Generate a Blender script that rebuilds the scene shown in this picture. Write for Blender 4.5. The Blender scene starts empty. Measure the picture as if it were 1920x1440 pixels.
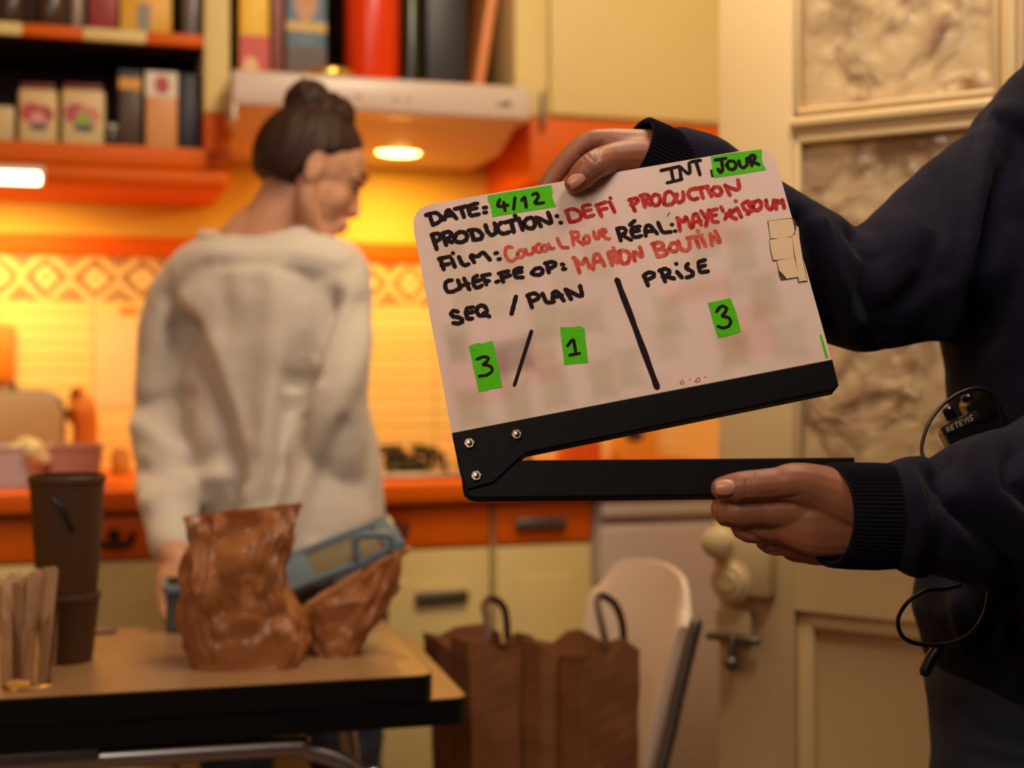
import bpy, bmesh, math, random
import numpy as np
from mathutils import Vector, Matrix, noise
V = Vector
SC = bpy.context.scene
COL = SC.collection
random.seed(7)
# ---------------------------------------------------------------- camera, exposure, world, lights
F = 2600.0; CX = 960.0; HY = 690.0; CZ = 1.13          # focal length in pixels, horizon row, lens height
cam_data = bpy.data.cameras.new('camera'); cam = bpy.data.objects.new('camera', cam_data); COL.objects.link(cam)
cam.location = (0, 0, CZ); cam.rotation_euler = (math.pi / 2, 0, 0)
cam_data.sensor_width = 36.0; cam_data.lens = F / 1920 * 36.0
cam_data.shift_y = -(720 - HY) / 1920; cam_data.clip_start = 0.05
cam_data.dof.use_dof = True; cam_data.dof.focus_distance = 1.13; cam_data.dof.aperture_fstop = 3.6
SC.camera = cam
SC.view_settings.view_transform = 'Standard'; SC.view_settings.look = 'None'
SC.view_settings.gamma = 1.0; SC.view_settings.exposure = 0.0; SC.view_settings.use_curve_mapping = False
world = bpy.data.worlds.new('world'); SC.world = world; world.use_nodes = True
world.node_tree.nodes['Background'].inputs[0].default_value = (1.0, 0.8, 0.62, 1)
world.node_tree.nodes['Background'].inputs[1].default_value = 0.02
def light(name, kind, loc, target, energy, color, size=0.5, size_y=None, spread=None):
    d = bpy.data.lights.new(name, kind); d.energy = energy; d.color = color
    if kind == 'AREA':
        d.size = size
        if size_y: d.shape = 'RECTANGLE'; d.size_y = size_y
        if spread: d.spread = spread
    else: d.shadow_soft_size = size
    o = bpy.data.objects.new(name, d); COL.objects.link(o); o.location = loc
    if target is not None:
        o.rotation_euler = (V(target) - V(loc)).to_track_quat('-Z', 'Y').to_euler()
    return o
light('room_light', 'AREA', (-0.6, -0.5, 2.1), (0.1, 1.6, 0.9), 14, (1.0, 0.83, 0.70), 0.8)
light('second_room_light', 'AREA', (0.45, 0.9, 2.45), (-0.4, 2.4, 1.0), 10, (1.0, 0.85, 0.74), 0.4)
light('ceiling_light', 'AREA', (0.22, 1.72, 2.5), (0.2, 2.6, 1.2), 18, (1.0, 0.83, 0.52), 0.5)
# ---------------------------------------------------------------- frames
def P(px, py, Y): return V(((px - CX) / F * Y, Y, CZ - (py - HY) / F * Y))
def pix(p): return (CX + F * p.x / p.y, HY - F * (p.z - CZ) / p.y)
TH = math.radians(17); CT, ST = math.cos(TH), math.sin(TH); D0 = 3.461
MK = Matrix(((CT, -ST, 0, 0), (ST, CT, 0, D0), (0, 0, 1, 0), (0, 0, 0, 1)))     # kitchen run: x along the wall, -y out of it
def KY(px, t): r = (px - CX) / F; return (D0 * CT - t) / (CT - r * ST)
def KS(px, t): r = (px - CX) / F; Y = KY(px, t); return r * Y * CT + (Y - D0) * ST
def KZ(px, py, t): return CZ - (py - HY) / F * KY(px, t)
def KW(s, t, z): return MK @ V((s, -t, z))
# ---------------------------------------------------------------- materials
def lin(c):
    return tuple((x / 255 / 12.92 if x / 255 <= 0.04045 else ((x / 255 + 0.055) / 1.055) ** 2.4) for x in c)
def rgba(c): return (*lin(c), 1)
def mat(name, rgb, rough=0.5, metal=0.0, var=0.0, vs=8.0, bump=0.0, bs=60.0, trans=0.0, emit=0.0, emit_rgb=None, coat=0.0, sheen=0.0, alpha=1.0, stretch=None, ior=None, spec=None):
    m = bpy.data.materials.new(name); m.use_nodes = True
    nt = m.node_tree; b = nt.nodes['Principled BSDF']
    b.inputs['Base Color'].default_value = rgba(rgb); b.inputs['Roughness'].default_value = rough
    b.inputs['Metallic'].default_value = metal; b.inputs['Transmission Weight'].default_value = trans
    b.inputs['Coat Weight'].default_value = coat; b.inputs['Sheen Weight'].default_value = sheen; b.inputs['Alpha'].default_value = alpha
    if spec is not None: b.inputs['Specular IOR Level'].default_value = spec
    if ior: b.inputs['IOR'].default_value = ior
    if emit:
        b.inputs['Emission Color'].default_value = rgba(emit_rgb or rgb); b.inputs['Emission Strength'].default_value = emit
    tc = nt.nodes.new('ShaderNodeTexCoord'); vec = tc.outputs['Object']
    if stretch:
        mp = nt.nodes.new('ShaderNodeMapping'); mp.inputs['Scale'].default_value = stretch
        nt.links.new(vec, mp.inputs[0]); vec = mp.outputs[0]
    n = nt.nodes.new('ShaderNodeTexNoise'); n.inputs['Scale'].default_value = vs; n.inputs['Detail'].default_value = 5
    nt.links.new(vec, n.inputs[0])
    if var:
        r = nt.nodes.new('ShaderNodeMix'); r.data_type = 'RGBA'
        c = lin(rgb)
        r.inputs[6].default_value = (*[max(0, x * (1 - var)) for x in c], 1); r.inputs[7].default_value = (*[min(1, x * (1 + var)) for x in c], 1)
        nt.links.new(n.outputs[0], r.inputs[0]); nt.links.new(r.outputs[2], b.inputs['Base Color'])
    if bump:
        n2 = nt.nodes.new('ShaderNodeTexNoise'); n2.inputs['Scale'].default_value = bs; n2.inputs['Detail'].default_value = 4
        nt.links.new(vec, n2.inputs[0])
        bp = nt.nodes.new('ShaderNodeBump'); bp.inputs['Strength'].default_value = bump; bp.inputs['Distance'].default_value = 0.01
        nt.links.new(n2.outputs[0], bp.inputs['Height']); nt.links.new(bp.outputs[0], b.inputs['Normal'])
    return m
# ---------------------------------------------------------------- mesh building
WL = {}                                                 # world location of every root / part
class MB:
    def __init__(self): self.v = []; self.f = []; self.mi = []; self.cur = 0
    def add(self, vs, fs, M=None):
        o = len(self.v)
        self.v += [(M @ V(p)) if M is not None else V(p) for p in vs]
        self.f += [tuple(i + o for i in f) for f in fs]; self.mi += [self.cur] * len(fs)
        return self
    def add_bm(self, bm, M=None):
        bm.verts.ensure_lookup_table(); bm.verts.index_update()
        self.add([v.co.copy() for v in bm.verts], [[v.index for v in f.verts] for f in bm.faces], M); bm.free(); return self
    def box(self, a, b, M=None, bev=0.0, seg=2):
        lo = [min(a[i], b[i]) for i in range(3)]; hi = [max(a[i], b[i]) for i in range(3)]
        bm = bmesh.new(); bmesh.ops.create_cube(bm, size=1.0)
        for v in bm.verts: v.co = V([lo[i] + (v.co[i] + 0.5) * (hi[i] - lo[i]) for i in range(3)])
        if bev: bmesh.ops.bevel(bm, geom=list(bm.edges), offset=min(bev, 0.45 * min(hi[i] - lo[i] for i in range(3))), segments=seg, affect='EDGES', profile=0.5)
        return self.add_bm(bm, M)
    def kbox(self, s0, s1, t0, t1, z0, z1, bev=0.0, seg=2): return self.box((s0, -t0, z0), (s1, -t1, z1), MK, bev, seg)
    def prism(self, poly, z0, z1, M=None, bev=0.0):
        bm = bmesh.new(); vs = [bm.verts.new((x, y, z0)) for x, y in poly]; f = bm.faces.new(vs)
        r = bmesh.ops.extrude_face_region(bm, geom=[f])
        for v in r['geom']:
            if isinstance(v, bmesh.types.BMVert): v.co.z = z1
        bmesh.ops.recalc_face_normals(bm, faces=list(bm.faces))
        if bev:
            es = [e for e in bm.edges if abs(e.verts[0].co.z - e.verts[1].co.z) < 1e-9]
            bmesh.ops.bevel(bm, geom=es, offset=bev, segments=2, affect='EDGES', profile=0.5)
        return self.add_bm(bm, M)
    def tube(self, pts, radii, n=14, up=None, smooth=4, cap=True):
        """Sweep an ellipse along a path; radii are numbers or (in-view, depth) pairs; round ends."""
        up = V(up or (0, 1, 0)); pts = [V(p) for p in pts]
        rr = [(r, r) if not isinstance(r, (tuple, list)) else tuple(r) for r in (radii if isinstance(radii, (list,)) else [radii] * len(pts))]
        if smooth > 1 and len(pts) > 2:
            q, s = [], []
            for i in range(len(pts) - 1):
                p0, p1, p2, p3 = pts[max(i - 1, 0)], pts[i], pts[i + 1], pts[min(i + 2, len(pts) - 1)]
                for k in range(smooth):
                    t = k / smooth
                    q.append(0.5 * ((2 * p1) + (p2 - p0) * t + (2 * p0 - 5 * p1 + 4 * p2 - p3) * t * t + (3 * p1 - p0 - 3 * p2 + p3) * t ** 3))
                    s.append((rr[i][0] * (1 - t) + rr[i + 1][0] * t, rr[i][1] * (1 - t) + rr[i + 1][1] * t))
            q.append(pts[-1]); s.append(rr[-1]); pts, rr = q, s
        N = len(pts); T = []
        for i in range(N):
            d = pts[min(i + 1, N - 1)] - pts[max(i - 1, 0)]; T.append(d.normalized() if d.length > 1e-9 else V((0, 0, 1)))
        rings = []
        if cap:
            for k in (0.0, 0.5, 0.866): rings.append((pts[0] - T[0] * min(rr[0]) * math.sqrt(max(0, 1 - k * k)), T[0], (rr[0][0] * max(k, 0.03), rr[0][1] * max(k, 0.03))))
        rings += [(pts[i], T[i], rr[i]) for i in range(N)]
        if cap:
            for k in (0.866, 0.5, 0.0): rings.append((pts[-1] + T[-1] * min(rr[-1]) * math.sqrt(max(0, 1 - k * k)), T[-1], (rr[-1][0] * max(k, 0.03), rr[-1][1] * max(k, 0.03))))
        vs, fs = [], []
        pn = None
        for c, t, (a, b) in rings:
            n1 = t.cross(up)
            if n1.length < 0.05: n1 = pn if pn is not None else t.cross(V((1, 0, 0.01)))
            n1.normalize()
            if pn is not None and n1.dot(pn) < 0: n1 = -n1
            pn = n1; n2 = n1.cross(t).normalized()
            for k in range(n):
                an = 2 * math.pi * k / n; vs.append(c + n1 * a * math.cos(an) + n2 * b * math.sin(an))
        R = len(rings)
        for i in range(R - 1):
            for k in range(n):
                a, b = i * n + k, i * n + (k + 1) % n; fs.append((a, b, b + n, a + n))
        fs.append(tuple(range(n - 1, -1, -1))); fs.append(tuple((R - 1) * n + k for k in range(n)))
        return self.add(vs, fs)
    def lathe(self, prof, M=None, n=24):
        vs, fs = [], []
        for r, z in prof:
            for k in range(n): an = 2 * math.pi * k / n; vs.append((max(r, 1e-5) * math.cos(an), max(r, 1e-5) * math.sin(an), z))
        for i in range(len(prof) - 1):
            for k in range(n):
                a, b = i * n + k, i * n + (k + 1) % n; fs.append((a, b, b + n, a + n))
        fs.append(tuple(range(n - 1, -1, -1))); fs.append(tuple((len(prof) - 1) * n + k for k in range(n)))
        return self.add(vs, fs, M)
    def ball(self, c, r, M=None, n=16):
        r = (r, r, r) if not isinstance(r, (tuple, list)) else r
        bm = bmesh.new(); bmesh.ops.create_uvsphere(bm, u_segments=n, v_segments=max(6, n * 2 // 3), radius=1)
        for v in bm.verts: v.co = V([c[i] + v.co[i] * r[i] for i in range(3)])
        return self.add_bm(bm, M)
    def mesh(self, name):
        me = bpy.data.meshes.new(name); me.from_pydata([tuple(p) for p in self.v], [], self.f); return me
    def build(self, name, mats, parent=None, smooth=True, frame=None, base=None, fix=True):
        me = bpy.data.meshes.new(name)
        if frame is not None: off = V((0, 0, 0))
        elif parent is not None: off = WL[parent.name]
        else:
            lo = [min(p[i] for p in self.v) for i in range(3)]; hi = [max(p[i] for p in self.v) for i in range(3)]
            off = V(base) if base is not None else V(((lo[0] + hi[0]) / 2, (lo[1] + hi[1]) / 2, lo[2]))
        me.from_pydata([tuple(p - off) for p in self.v], [], self.f)
        mats = mats if isinstance(mats, (list, tuple)) else [mats]
        for m in mats: me.materials.append(m)
        for p, i in zip(me.polygons, self.mi): p.material_index = i
        if fix:
            bm = bmesh.new(); bm.from_mesh(me); bmesh.ops.recalc_face_normals(bm, faces=list(bm.faces)); bm.to_mesh(me); bm.free()
        return link(name, me, parent, off, smooth, frame)
def link(name, me, parent, off, smooth=True, frame=None):
    if smooth:
        me.polygons.foreach_set('use_smooth', [True] * len(me.polygons))
        try: me.set_sharp_from_angle(angle=math.radians(38))
        except Exception: pass
    o = bpy.data.objects.new(name, me); COL.objects.link(o)
    if frame is not None: o.matrix_world = frame
    elif parent is not None: o.parent = parent
    else: o.location = off
    WL[o.name] = V(off)
    return o
def tag(o, label, cat, group=None):
    o['label'] = label; o['category'] = cat
    if group: o['group'] = group
    return o
def thing(name, label, cat, loc, group=None):
    o = bpy.data.objects.new(name, None); COL.objects.link(o); o.location = loc; o.empty_display_size = 0.05
    WL[o.name] = V(loc); return tag(o, label, cat, group)
def struct(o): o['kind'] = 'structure'; return o
def remesh(mb, voxel, smooth=4, factor=0.5):
    """Union of overlapping closed shapes into one continuous surface: voxel remesh, then smoothing; returns a mesh in world coordinates."""
    me = mb.mesh('tmp'); bm = bmesh.new(); bm.from_mesh(me); bmesh.ops.recalc_face_normals(bm, faces=list(bm.faces)); bm.to_mesh(me); bm.free()
    o = bpy.data.objects.new('tmp', me); COL.objects.link(o)
    r = o.modifiers.new('r', 'REMESH'); r.mode = 'VOXEL'; r.voxel_size = voxel
    if smooth: s = o.modifiers.new('s', 'SMOOTH'); s.factor = factor; s.iterations = smooth
    dg = bpy.context.evaluated_depsgraph_get(); dg.update()
    out = bpy.data.meshes.new_from_object(o.evaluated_get(dg)); bpy.data.objects.remove(o); bpy.data.meshes.remove(me)
    return out
def getv(me):
    n = len(me.vertices); a = np.empty(n * 3); me.vertices.foreach_get('co', a); b = np.empty(n * 3); me.vertex_normals.foreach_get('vector', b)
    return a.reshape(-1, 3), b.reshape(-1, 3)
def setv(me, co): me.vertices.foreach_set('co', co.ravel()); me.update()
def seg_dist(px, py, path):
    """Distance of points from a polyline (numpy), in the polyline's units."""
    d = np.full(px.shape, 1e9)
    for (x0, y0), (x1, y1) in zip(path[:-1], path[1:]):
        dx, dy = x1 - x0, y1 - y0; L = dx * dx + dy * dy + 1e-12
        t = np.clip(((px - x0) * dx + (py - y0) * dy) / L, 0, 1)
        d = np.minimum(d, np.hypot(px - x0 - t * dx, py - y0 - t * dy))
    return d
def folds(me, lines, nz=0.0, nscale=20.0):
    """Press folds (path, width, depth) into a garment's camera-side surface; depth > 0 is a valley, < 0 a ridge."""
    co, no = getv(me)
    px = CX + F * co[:, 0] / co[:, 1]; py = HY - F * (co[:, 2] - CZ) / co[:, 1]
    face = np.clip(-no[:, 1] * 1.6 + 0.2, 0, 1); disp = np.zeros(len(co))
    for path, w, dep in lines:
        d = seg_dist(px, py, path); disp -= dep * np.exp(-(d / w) ** 2) * face
    if nz:
        for i in range(len(co)): disp[i] += nz * noise.fractal(V(co[i]) * nscale, 1.0, 2.0, 3)
    setv(me, co + no * disp[:, None])
def place(name, me, mats, parent=None, base=None, smooth=True):
    off = WL[parent.name] if parent is not None else V(base)
    co, _ = getv(me); setv(me, co - np.array(off)[None, :])
    me.materials.clear()
    for m in (mats if isinstance(mats, (list, tuple)) else [mats]): me.materials.append(m)
    me.polygons.foreach_set('use_smooth', [True] * len(me.polygons))
    o = bpy.data.objects.new(name, me); COL.objects.link(o)
    if parent is not None: o.parent = parent
    else: o.location = off
    WL[o.name] = V(off); return o
# ---------------------------------------------------------------- materials of the room
m_yellow = mat('yellow_wall_paint', (232, 186, 84), 0.6, var=0.05, vs=5)
m_cream = mat('cream_lacquer', (226, 202, 138), 0.5, var=0.05, vs=4, spec=.25)
m_orange = mat('orange_lacquer', (218, 96, 2), 0.5, var=0.07, vs=5, spec=.2)
m_creamwall = mat('cream_wall_paint', (226, 198, 140), 0.6, var=0.05, vs=3)
m_floor = mat('floor_lino', (84, 58, 40), 0.5, var=0.2, vs=6)
m_white = mat('white_enamel', (208, 186, 174), 0.3, var=0.03, vs=3)
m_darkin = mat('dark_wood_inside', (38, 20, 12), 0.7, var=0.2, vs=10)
m_chrome = mat('chrome', (226, 220, 214), 0.3, metal=1.0)
m_gunmetal = mat('dull_metal', (120, 112, 104), 0.4, metal=0.8)
m_black = mat('black_plastic', (14, 12, 12), 0.4)
m_iron = mat('cast_iron', (20, 16, 15), 0.6, bump=0.1)
# ---------------------------------------------------------------- the shell
def tile_mat():
    m = mat('backsplash_tiles', (240, 208, 140), 0.25); nt = m.node_tree; b = nt.nodes['Principled BSDF']
    tc = nt.nodes['Texture Coordinate']; sp = nt.nodes.new('ShaderNodeSeparateXYZ'); cb = nt.nodes.new('ShaderNodeCombineXYZ')
    nt.links.new(tc.outputs['Object'], sp.inputs[0]); nt.links.new(sp.outputs[0], cb.inputs[0]); nt.links.new(sp.outputs[2], cb.inputs[1])
    br = nt.nodes.new('ShaderNodeTexBrick'); br.offset = 0.0; br.inputs['Scale'].default_value = 1.0
    br.inputs['Brick Width'].default_value = 0.2; br.inputs['Row Height'].default_value = 0.033; br.inputs['Mortar Size'].default_value = 0.0018
    br.inputs['Color1'].default_value = rgba((240, 208, 140)); br.inputs['Color2'].default_value = rgba((234, 200, 128)); br.inputs['Mortar'].default_value = rgba((186, 150, 96))
    nt.links.new(cb.outputs[0], br.inputs[0]); nt.links.new(br.outputs[0], b.inputs['Base Color'])
    bp = nt.nodes.new('ShaderNodeBump'); bp.inputs['Strength'].default_value = 0.4; bp.inputs['Distance'].default_value = 0.002; bp.invert = True
    nt.links.new(br.outputs['Fac'], bp.inputs['Height']); nt.links.new(bp.outputs[0], b.inputs['Normal']); return m
def border_mat():
    m = mat('border_tiles', (214, 170, 110), 0.3); nt = m.node_tree; b = nt.nodes['Principled BSDF']; N = nt.nodes.new; L = nt.links.new
    tc = nt.nodes['Texture Coordinate']; sp = N('ShaderNodeSeparateXYZ'); L(tc.outputs['Object'], sp.inputs[0])
    def mth(op, a, bb=None):
        x = N('ShaderNodeMath'); x.operation = op
        for i, q in enumerate((a, bb)):
            if q is None: continue
            if hasattr(q, 'is_linked'): L(q, x.inputs[i])
            else: x.inputs[i].default_value = q
        return x.outputs[0]
    ds = mth('ABSOLUTE', mth('SUBTRACT', mth('FRACT', mth('DIVIDE', sp.outputs[0], 0.105)), 0.5))
    dz = mth('ABSOLUTE', mth('DIVIDE', mth('SUBTRACT', sp.outputs[2], 1.335), 0.1))
    d = mth('ADD', ds, dz)
    n = N('ShaderNodeTexNoise'); n.inputs['Scale'].default_value = 45; L(tc.outputs['Object'], n.inputs[0])
    dd = mth('ADD', d, mth('MULTIPLY', mth('SUBTRACT', n.outputs[0], 0.5), 0.22))
    r = N('ShaderNodeValToRGB'); L(dd, r.inputs[0]); e = r.color_ramp.elements
    e[0].position = 0.0; e[0].color = rgba((196, 120, 48)); e[1].position = 1.0; e[1].color = rgba((222, 182, 120))
    for p, c in ((0.16, (240, 214, 150)), (0.26, (238, 210, 146)), (0.32, (150, 92, 52)), (0.44, (176, 120, 70)), (0.52, (236, 206, 146)), (0.72, (200, 150, 96)), (0.82, (140, 92, 60))):
        q = e.new(p); q.color = rgba(c)
    L(r.outputs[0], b.inputs['Base Color']); return m
def kslab(name, mt, s0, s1, t0, t1, z0, z1, bev=0.0):
    mb = MB(); mb.box((s0, -t0, z0), (s1, -t1, z1), None, bev); return struct(mb.build(name, mt, frame=MK.copy()))
SR = KS(1268, 0.0)                                      # where the right wall meets the back wall
kslab('wall_back', m_yellow, -2.6, SR + 0.1, -0.12, 0.0, 0, 2.6)
kslab('wall_right', m_creamwall, SR, SR + 0.12, 0.0, 1.36, 0, 2.6)
kslab('trim_1', m_orange, -2.6, SR, 0.0, 0.02, 1.385, 1.432, 0.003)
kslab('trim_2', border_mat(), -2.6, SR, 0.0, 0.012, 1.283, 1.385)
kslab('trim_3', tile_mat(), -2.6, SR, 0.0, 0.010, 0.9, 1.283)
mb = MB(); mb.box((-3.2, -1.6, -0.05), (3.0, 4.4, 0.0)); struct(mb.build('floor', m_floor))
mb = MB(); mb.box((-3.2, -1.6, 2.6), (3.0, 4.4, 2.65)); struct(mb.build('ceiling', m_creamwall))
kslab('wall_left', m_creamwall, -2.7, -2.6, 0.0, 4.6, 0, 2.6)
# ---------------------------------------------------------------- base units and worktop
tF = 0.58
def base_unit(label, s0, s1, drawer_h=None, door_h=None, door=True):
    g = 'orange and cream base units under the worktop'
    r = thing('base_cabinet', label, 'cabinet', KW((s0 + s1) / 2, 0.3, 0), g)
    mb = MB(); mb.kbox(s0, s1, 0.02, tF - 0.02, 0.0, 0.858); mb.build('carcass', m_cream, r)
    mb = MB(); mb.kbox(s0 + 0.003, s1 - 0.003, tF - 0.02, tF, 0.768, 0.85, 0.004); d = mb.build('drawer', m_orange, r)
    if drawer_h:
        sc, kind, w = drawer_h; mb = MB()
        if kind == 'bar': mb.kbox(sc - w / 2, sc + w / 2, tF, tF + 0.02, 0.798, 0.822, 0.006); mb.build('handle', m_gunmetal, d)
        else:
            mb.tube([KW(sc - w / 2, tF, 0.815), KW(sc - w / 3, tF + 0.02, 0.80), KW(sc + w / 3, tF + 0.02, 0.80), KW(sc + w / 2, tF, 0.815)], 0.006); mb.ball(KW(sc, tF + 0.006, 0.815), 0.012); mb.build('handle', m_iron, d)
    if door:
        mb = MB(); mb.kbox(s0 + 0.003, s1 - 0.003, tF - 0.02, tF, 0.10, 0.762, 0.004)
        mb.kbox(s0 + 0.05, s1 - 0.05, tF, tF + 0.004, 0.15, 0.70, 0.002); d = mb.build('door', m_cream, r)
        if door_h:
            sc, z, w = door_h; mb = MB(); mb.kbox(sc - w / 2, sc + w / 2, tF + 0.003, tF + 0.022, z - 0.011, z + 0.011, 0.005); mb.build('handle', m_gunmetal, d)
    return r
ks = lambda px: KS(px, tF)
base_unit('orange and cream base unit at the far end of the worktop beside the toaster cover', ks(-300), ks(92))
base_unit('base unit with carved pull on its orange drawer, behind the tall brown cups', ks(96), ks(330), (ks(213), 'knob', 0.07))
base_unit('base unit with orange drawer standing behind the woman in the cream sweater', ks(334), ks(600))
base_unit('wide base unit with orange drawer and cream door, right beside the woman', ks(604), ks(922), (ks(738), 'knob', 0.05), (ks(826), KZ(826, 1117, tF), 0.11))
base_unit('narrow base unit with long metal pull on its orange drawer, next to the white appliance', ks(928), ks(1112), (ks(1012), 'bar', 0.11))
mb = MB(); mb.kbox(-2.45, SR - 0.002, 0.012, 0.62, 0.862, 0.9, 0.006)
tag(mb.build('worktop', m_orange), 'long orange kitchen worktop running along the tiled wall', 'worktop')
r = thing('dishwasher', 'white fridge-like appliance under the worktop, left of the glazed door', 'appliance', KW(ks(1230), 0.3, 0))
mb = MB(); mb.kbox(ks(1119), SR - 0.01, 0.03, 0.57, 0.02, 0.855, 0.006); mb.build('body', m_white, r)
mb = MB(); mb.kbox(ks(1121), SR - 0.012, 0.57, 0.6, 0.06, 0.80, 0.012, 3); d = mb.build('door', m_white, r)
mb = MB(); mb.kbox(ks(1121), SR - 0.012, 0.57, 0.605, 0.815, 0.85, 0.01, 3); mb.build('top_lip', m_white, r)
mb = MB(); mb.kbox(ks(1322), ks(1352), 0.6, 0.604, 0.765, 0.785, 0.001); mb.build('badge', m_gunmetal, d)
# ---------------------------------------------------------------- cooker hood with its lamp
r = thing('cooker_hood', 'white cooker hood with lit lamp beneath, above the woman\'s head', 'hood', KW(KS(716, 0.25), 0.25, 1.60))
sa, sb = KS(434, 0.5), KS(998, 0.5)
mb = MB(); mb.kbox(sa, sb, 0.36, 0.5, 1.655, 1.729, 0.012, 3); mb.kbox(sa, sb, 0.02, 0.36, 1.67, 1.729); mb.kbox(sa, sa + 0.012, 0.36, 0.498, 1.625, 1.66, 0.004); mb.build('visor', m_white, r)
mb = MB(); a = sa + 0.015; b_ = sb - 0.015
vs = [KW(a, 0.47, 1.668), KW(b_, 0.47, 1.668), KW(b_, 0.30, 1.612), KW(a, 0.30, 1.612), KW(b_, 0.03, 1.612), KW(a, 0.03, 1.612), KW(a, 0.03, 1.69), KW(b_, 0.03, 1.69), KW(a, 0.47, 1.69), KW(b_, 0.47, 1.69)]
mb.add(vs, [(0, 1, 2, 3), (3, 2, 4, 5), (5, 4, 7, 6), (6, 7, 9, 8), (8, 9, 1, 0), (0, 3, 5, 6, 8), (1, 9, 7, 4, 2)]); mb.build('filter_panel', m_white, r)
m_lamp = mat('hood_lamp_glow', (255, 225, 120), 0.4, emit=14, emit_rgb=(255, 216, 110))
sl = KS(745, 0.26); mb = MB(); mb.ball((sl, -0.27, 1.612), (0.050, 0.030, 0.009), MK); mb.build('lamp', m_lamp, r)
light('hood_lamp', 'AREA', KW(sl, 0.27, 1.588), KW(sl, 0.2, 0.9), 4.4, (1.0, 0.60, 0.10), 0.07)
for i, (px, w) in enumerate(((672, .010), (742, .012), (768, .010))):
    mb = MB(); mb.kbox(KS(px, .5) - w / 2, KS(px, .5) + w / 2, 0.498, 0.506, 1.684, 1.696, 0.003); mb.build('switch', m_white, r)
mb = MB(); mb.kbox(KS(932, .5), KS(958, .5), 0.498, 0.503, 1.684, 1.694, 0.002); mb.build('badge', m_gunmetal, r)
# ---------------------------------------------------------------- wall cabinets
tU = 0.36; ku = lambda px: KS(px, tU)
r = thing('wall_cabinet', 'open wall cabinet with orange and cream shelf edge, left of the cooker hood', 'cabinet', KW(ku(200), 0.18, 1.505))
s0, s1, s2 = ku(-420), ku(383), ku(431)
mb = MB(); mb.kbox(s1, s2, 0.0, tU, 1.664, 2.3, 0.003); mb.build('side_panel', m_cream, r)
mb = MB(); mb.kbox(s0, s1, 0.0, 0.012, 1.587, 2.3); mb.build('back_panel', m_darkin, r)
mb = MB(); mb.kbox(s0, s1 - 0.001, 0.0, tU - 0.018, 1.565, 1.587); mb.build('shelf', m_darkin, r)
mb = MB(); mb.kbox(s0, s2, tU - 0.02, tU, 1.545, 1.587, 0.003); mb.kbox(s1, s2, 0.0, tU, 1.545, 1.662, 0.003); mb.build('front_rail', m_orange, r)
mb = MB(); mb.kbox(s0, s2, 0.0, tU + 0.004, 1.503, 1.545, 0.018, 4); mb.build('bottom_panel', m_orange, r)
sh = []
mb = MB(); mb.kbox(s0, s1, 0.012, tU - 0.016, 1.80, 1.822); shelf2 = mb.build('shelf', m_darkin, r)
for k, (x0, x1, mm) in enumerate(((-420, -120, m_orange), (-120, 42, m_cream), (42, 155, m_orange), (155, 275, m_cream), (275, 383, m_orange))):
    mb = MB(); mb.kbox(ku(x0), ku(x1), tU - 0.016, tU, 1.798, 1.824, 0.004); o = mb.build('edge_strip', mm, shelf2); o['label'] = 'orange edge strip' if mm is m_orange else 'cream edge strip'
r = thing('under_cabinet_light', 'lit flat light fixed under the open wall cabinet', 'lamp', KW(ku(-60), 0.2, 1.48))
mb = MB(); mb.kbox(ku(-330), ku(86), tU + .005, tU + 0.04, 1.500, 1.534, 0.008, 3); mb.build('housing', m_white, r)
m_led = mat('led_diffuser', (255, 244, 214), 0.4, emit=9, emit_rgb=(255, 232, 170))
mb = MB(); mb.kbox(ku(-320), ku(78), tU + .008, tU + 0.045, 1.497, 1.519, 0.006, 3); mb.build('diffuser', m_led, r)
light('under_cabinet_lamp', 'AREA', KW(ku(-110), 0.24, 1.47), KW(ku(-110), 0.12, 0.9), 5.0, (1.0, 0.66, 0.16), 0.42, 0.12)
r = thing('wall_cabinet', 'open wall cabinet of tins and bottles above the cooker hood', 'cabinet', KW(KS(700, .18), 0.18, 1.733))
a0, a1 = ku(433), ku(966)
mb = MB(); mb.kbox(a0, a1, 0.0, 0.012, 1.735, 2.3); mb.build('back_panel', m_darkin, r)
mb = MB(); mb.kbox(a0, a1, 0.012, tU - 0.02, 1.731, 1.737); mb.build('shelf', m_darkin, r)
mb = MB(); mb.kbox(a1, ku(1028), 0.0, tU, 1.694, 2.3, 0.003); mb.build('side_panel', m_cream, r)
r = thing('wall_cabinet', 'closed wall cabinet with cream door and orange lower rail, right of the hood', 'cabinet', KW(ku(1200), 0.18, 1.546))
c0, c1 = ku(1030), SR - 0.003
mb = MB(); mb.kbox(c0, c1, 0.0, tU - 0.02, 1.69, 2.3); mb.build('carcass', m_cream, r)
mb = MB(); mb.kbox(c0 + .002, c1, tU - 0.02, tU, 1.70, 2.3, 0.004); d = mb.build('door', m_cream, r)
mb = MB(); mb.kbox(ku(996), c1, tU - 0.02, tU - 0.004, 1.546, 1.692, 0.003); mb.kbox(ku(996), ku(996) + 0.018, 0.0, tU - 0.02, 1.546, 1.692); mb.kbox(ku(996) + 0.018, c1, 0.0, tU - 0.02, 1.546, 1.562); mb.build('lower_box', m_orange, r)
mb = MB(); mb.tube([KW(ku(1014), tU + .012, KZ(1014, 178, tU)), KW(ku(1014), tU + .012, KZ(1014, 238, tU))], 0.006); mb.build('latch', m_gunmetal, d)
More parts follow.
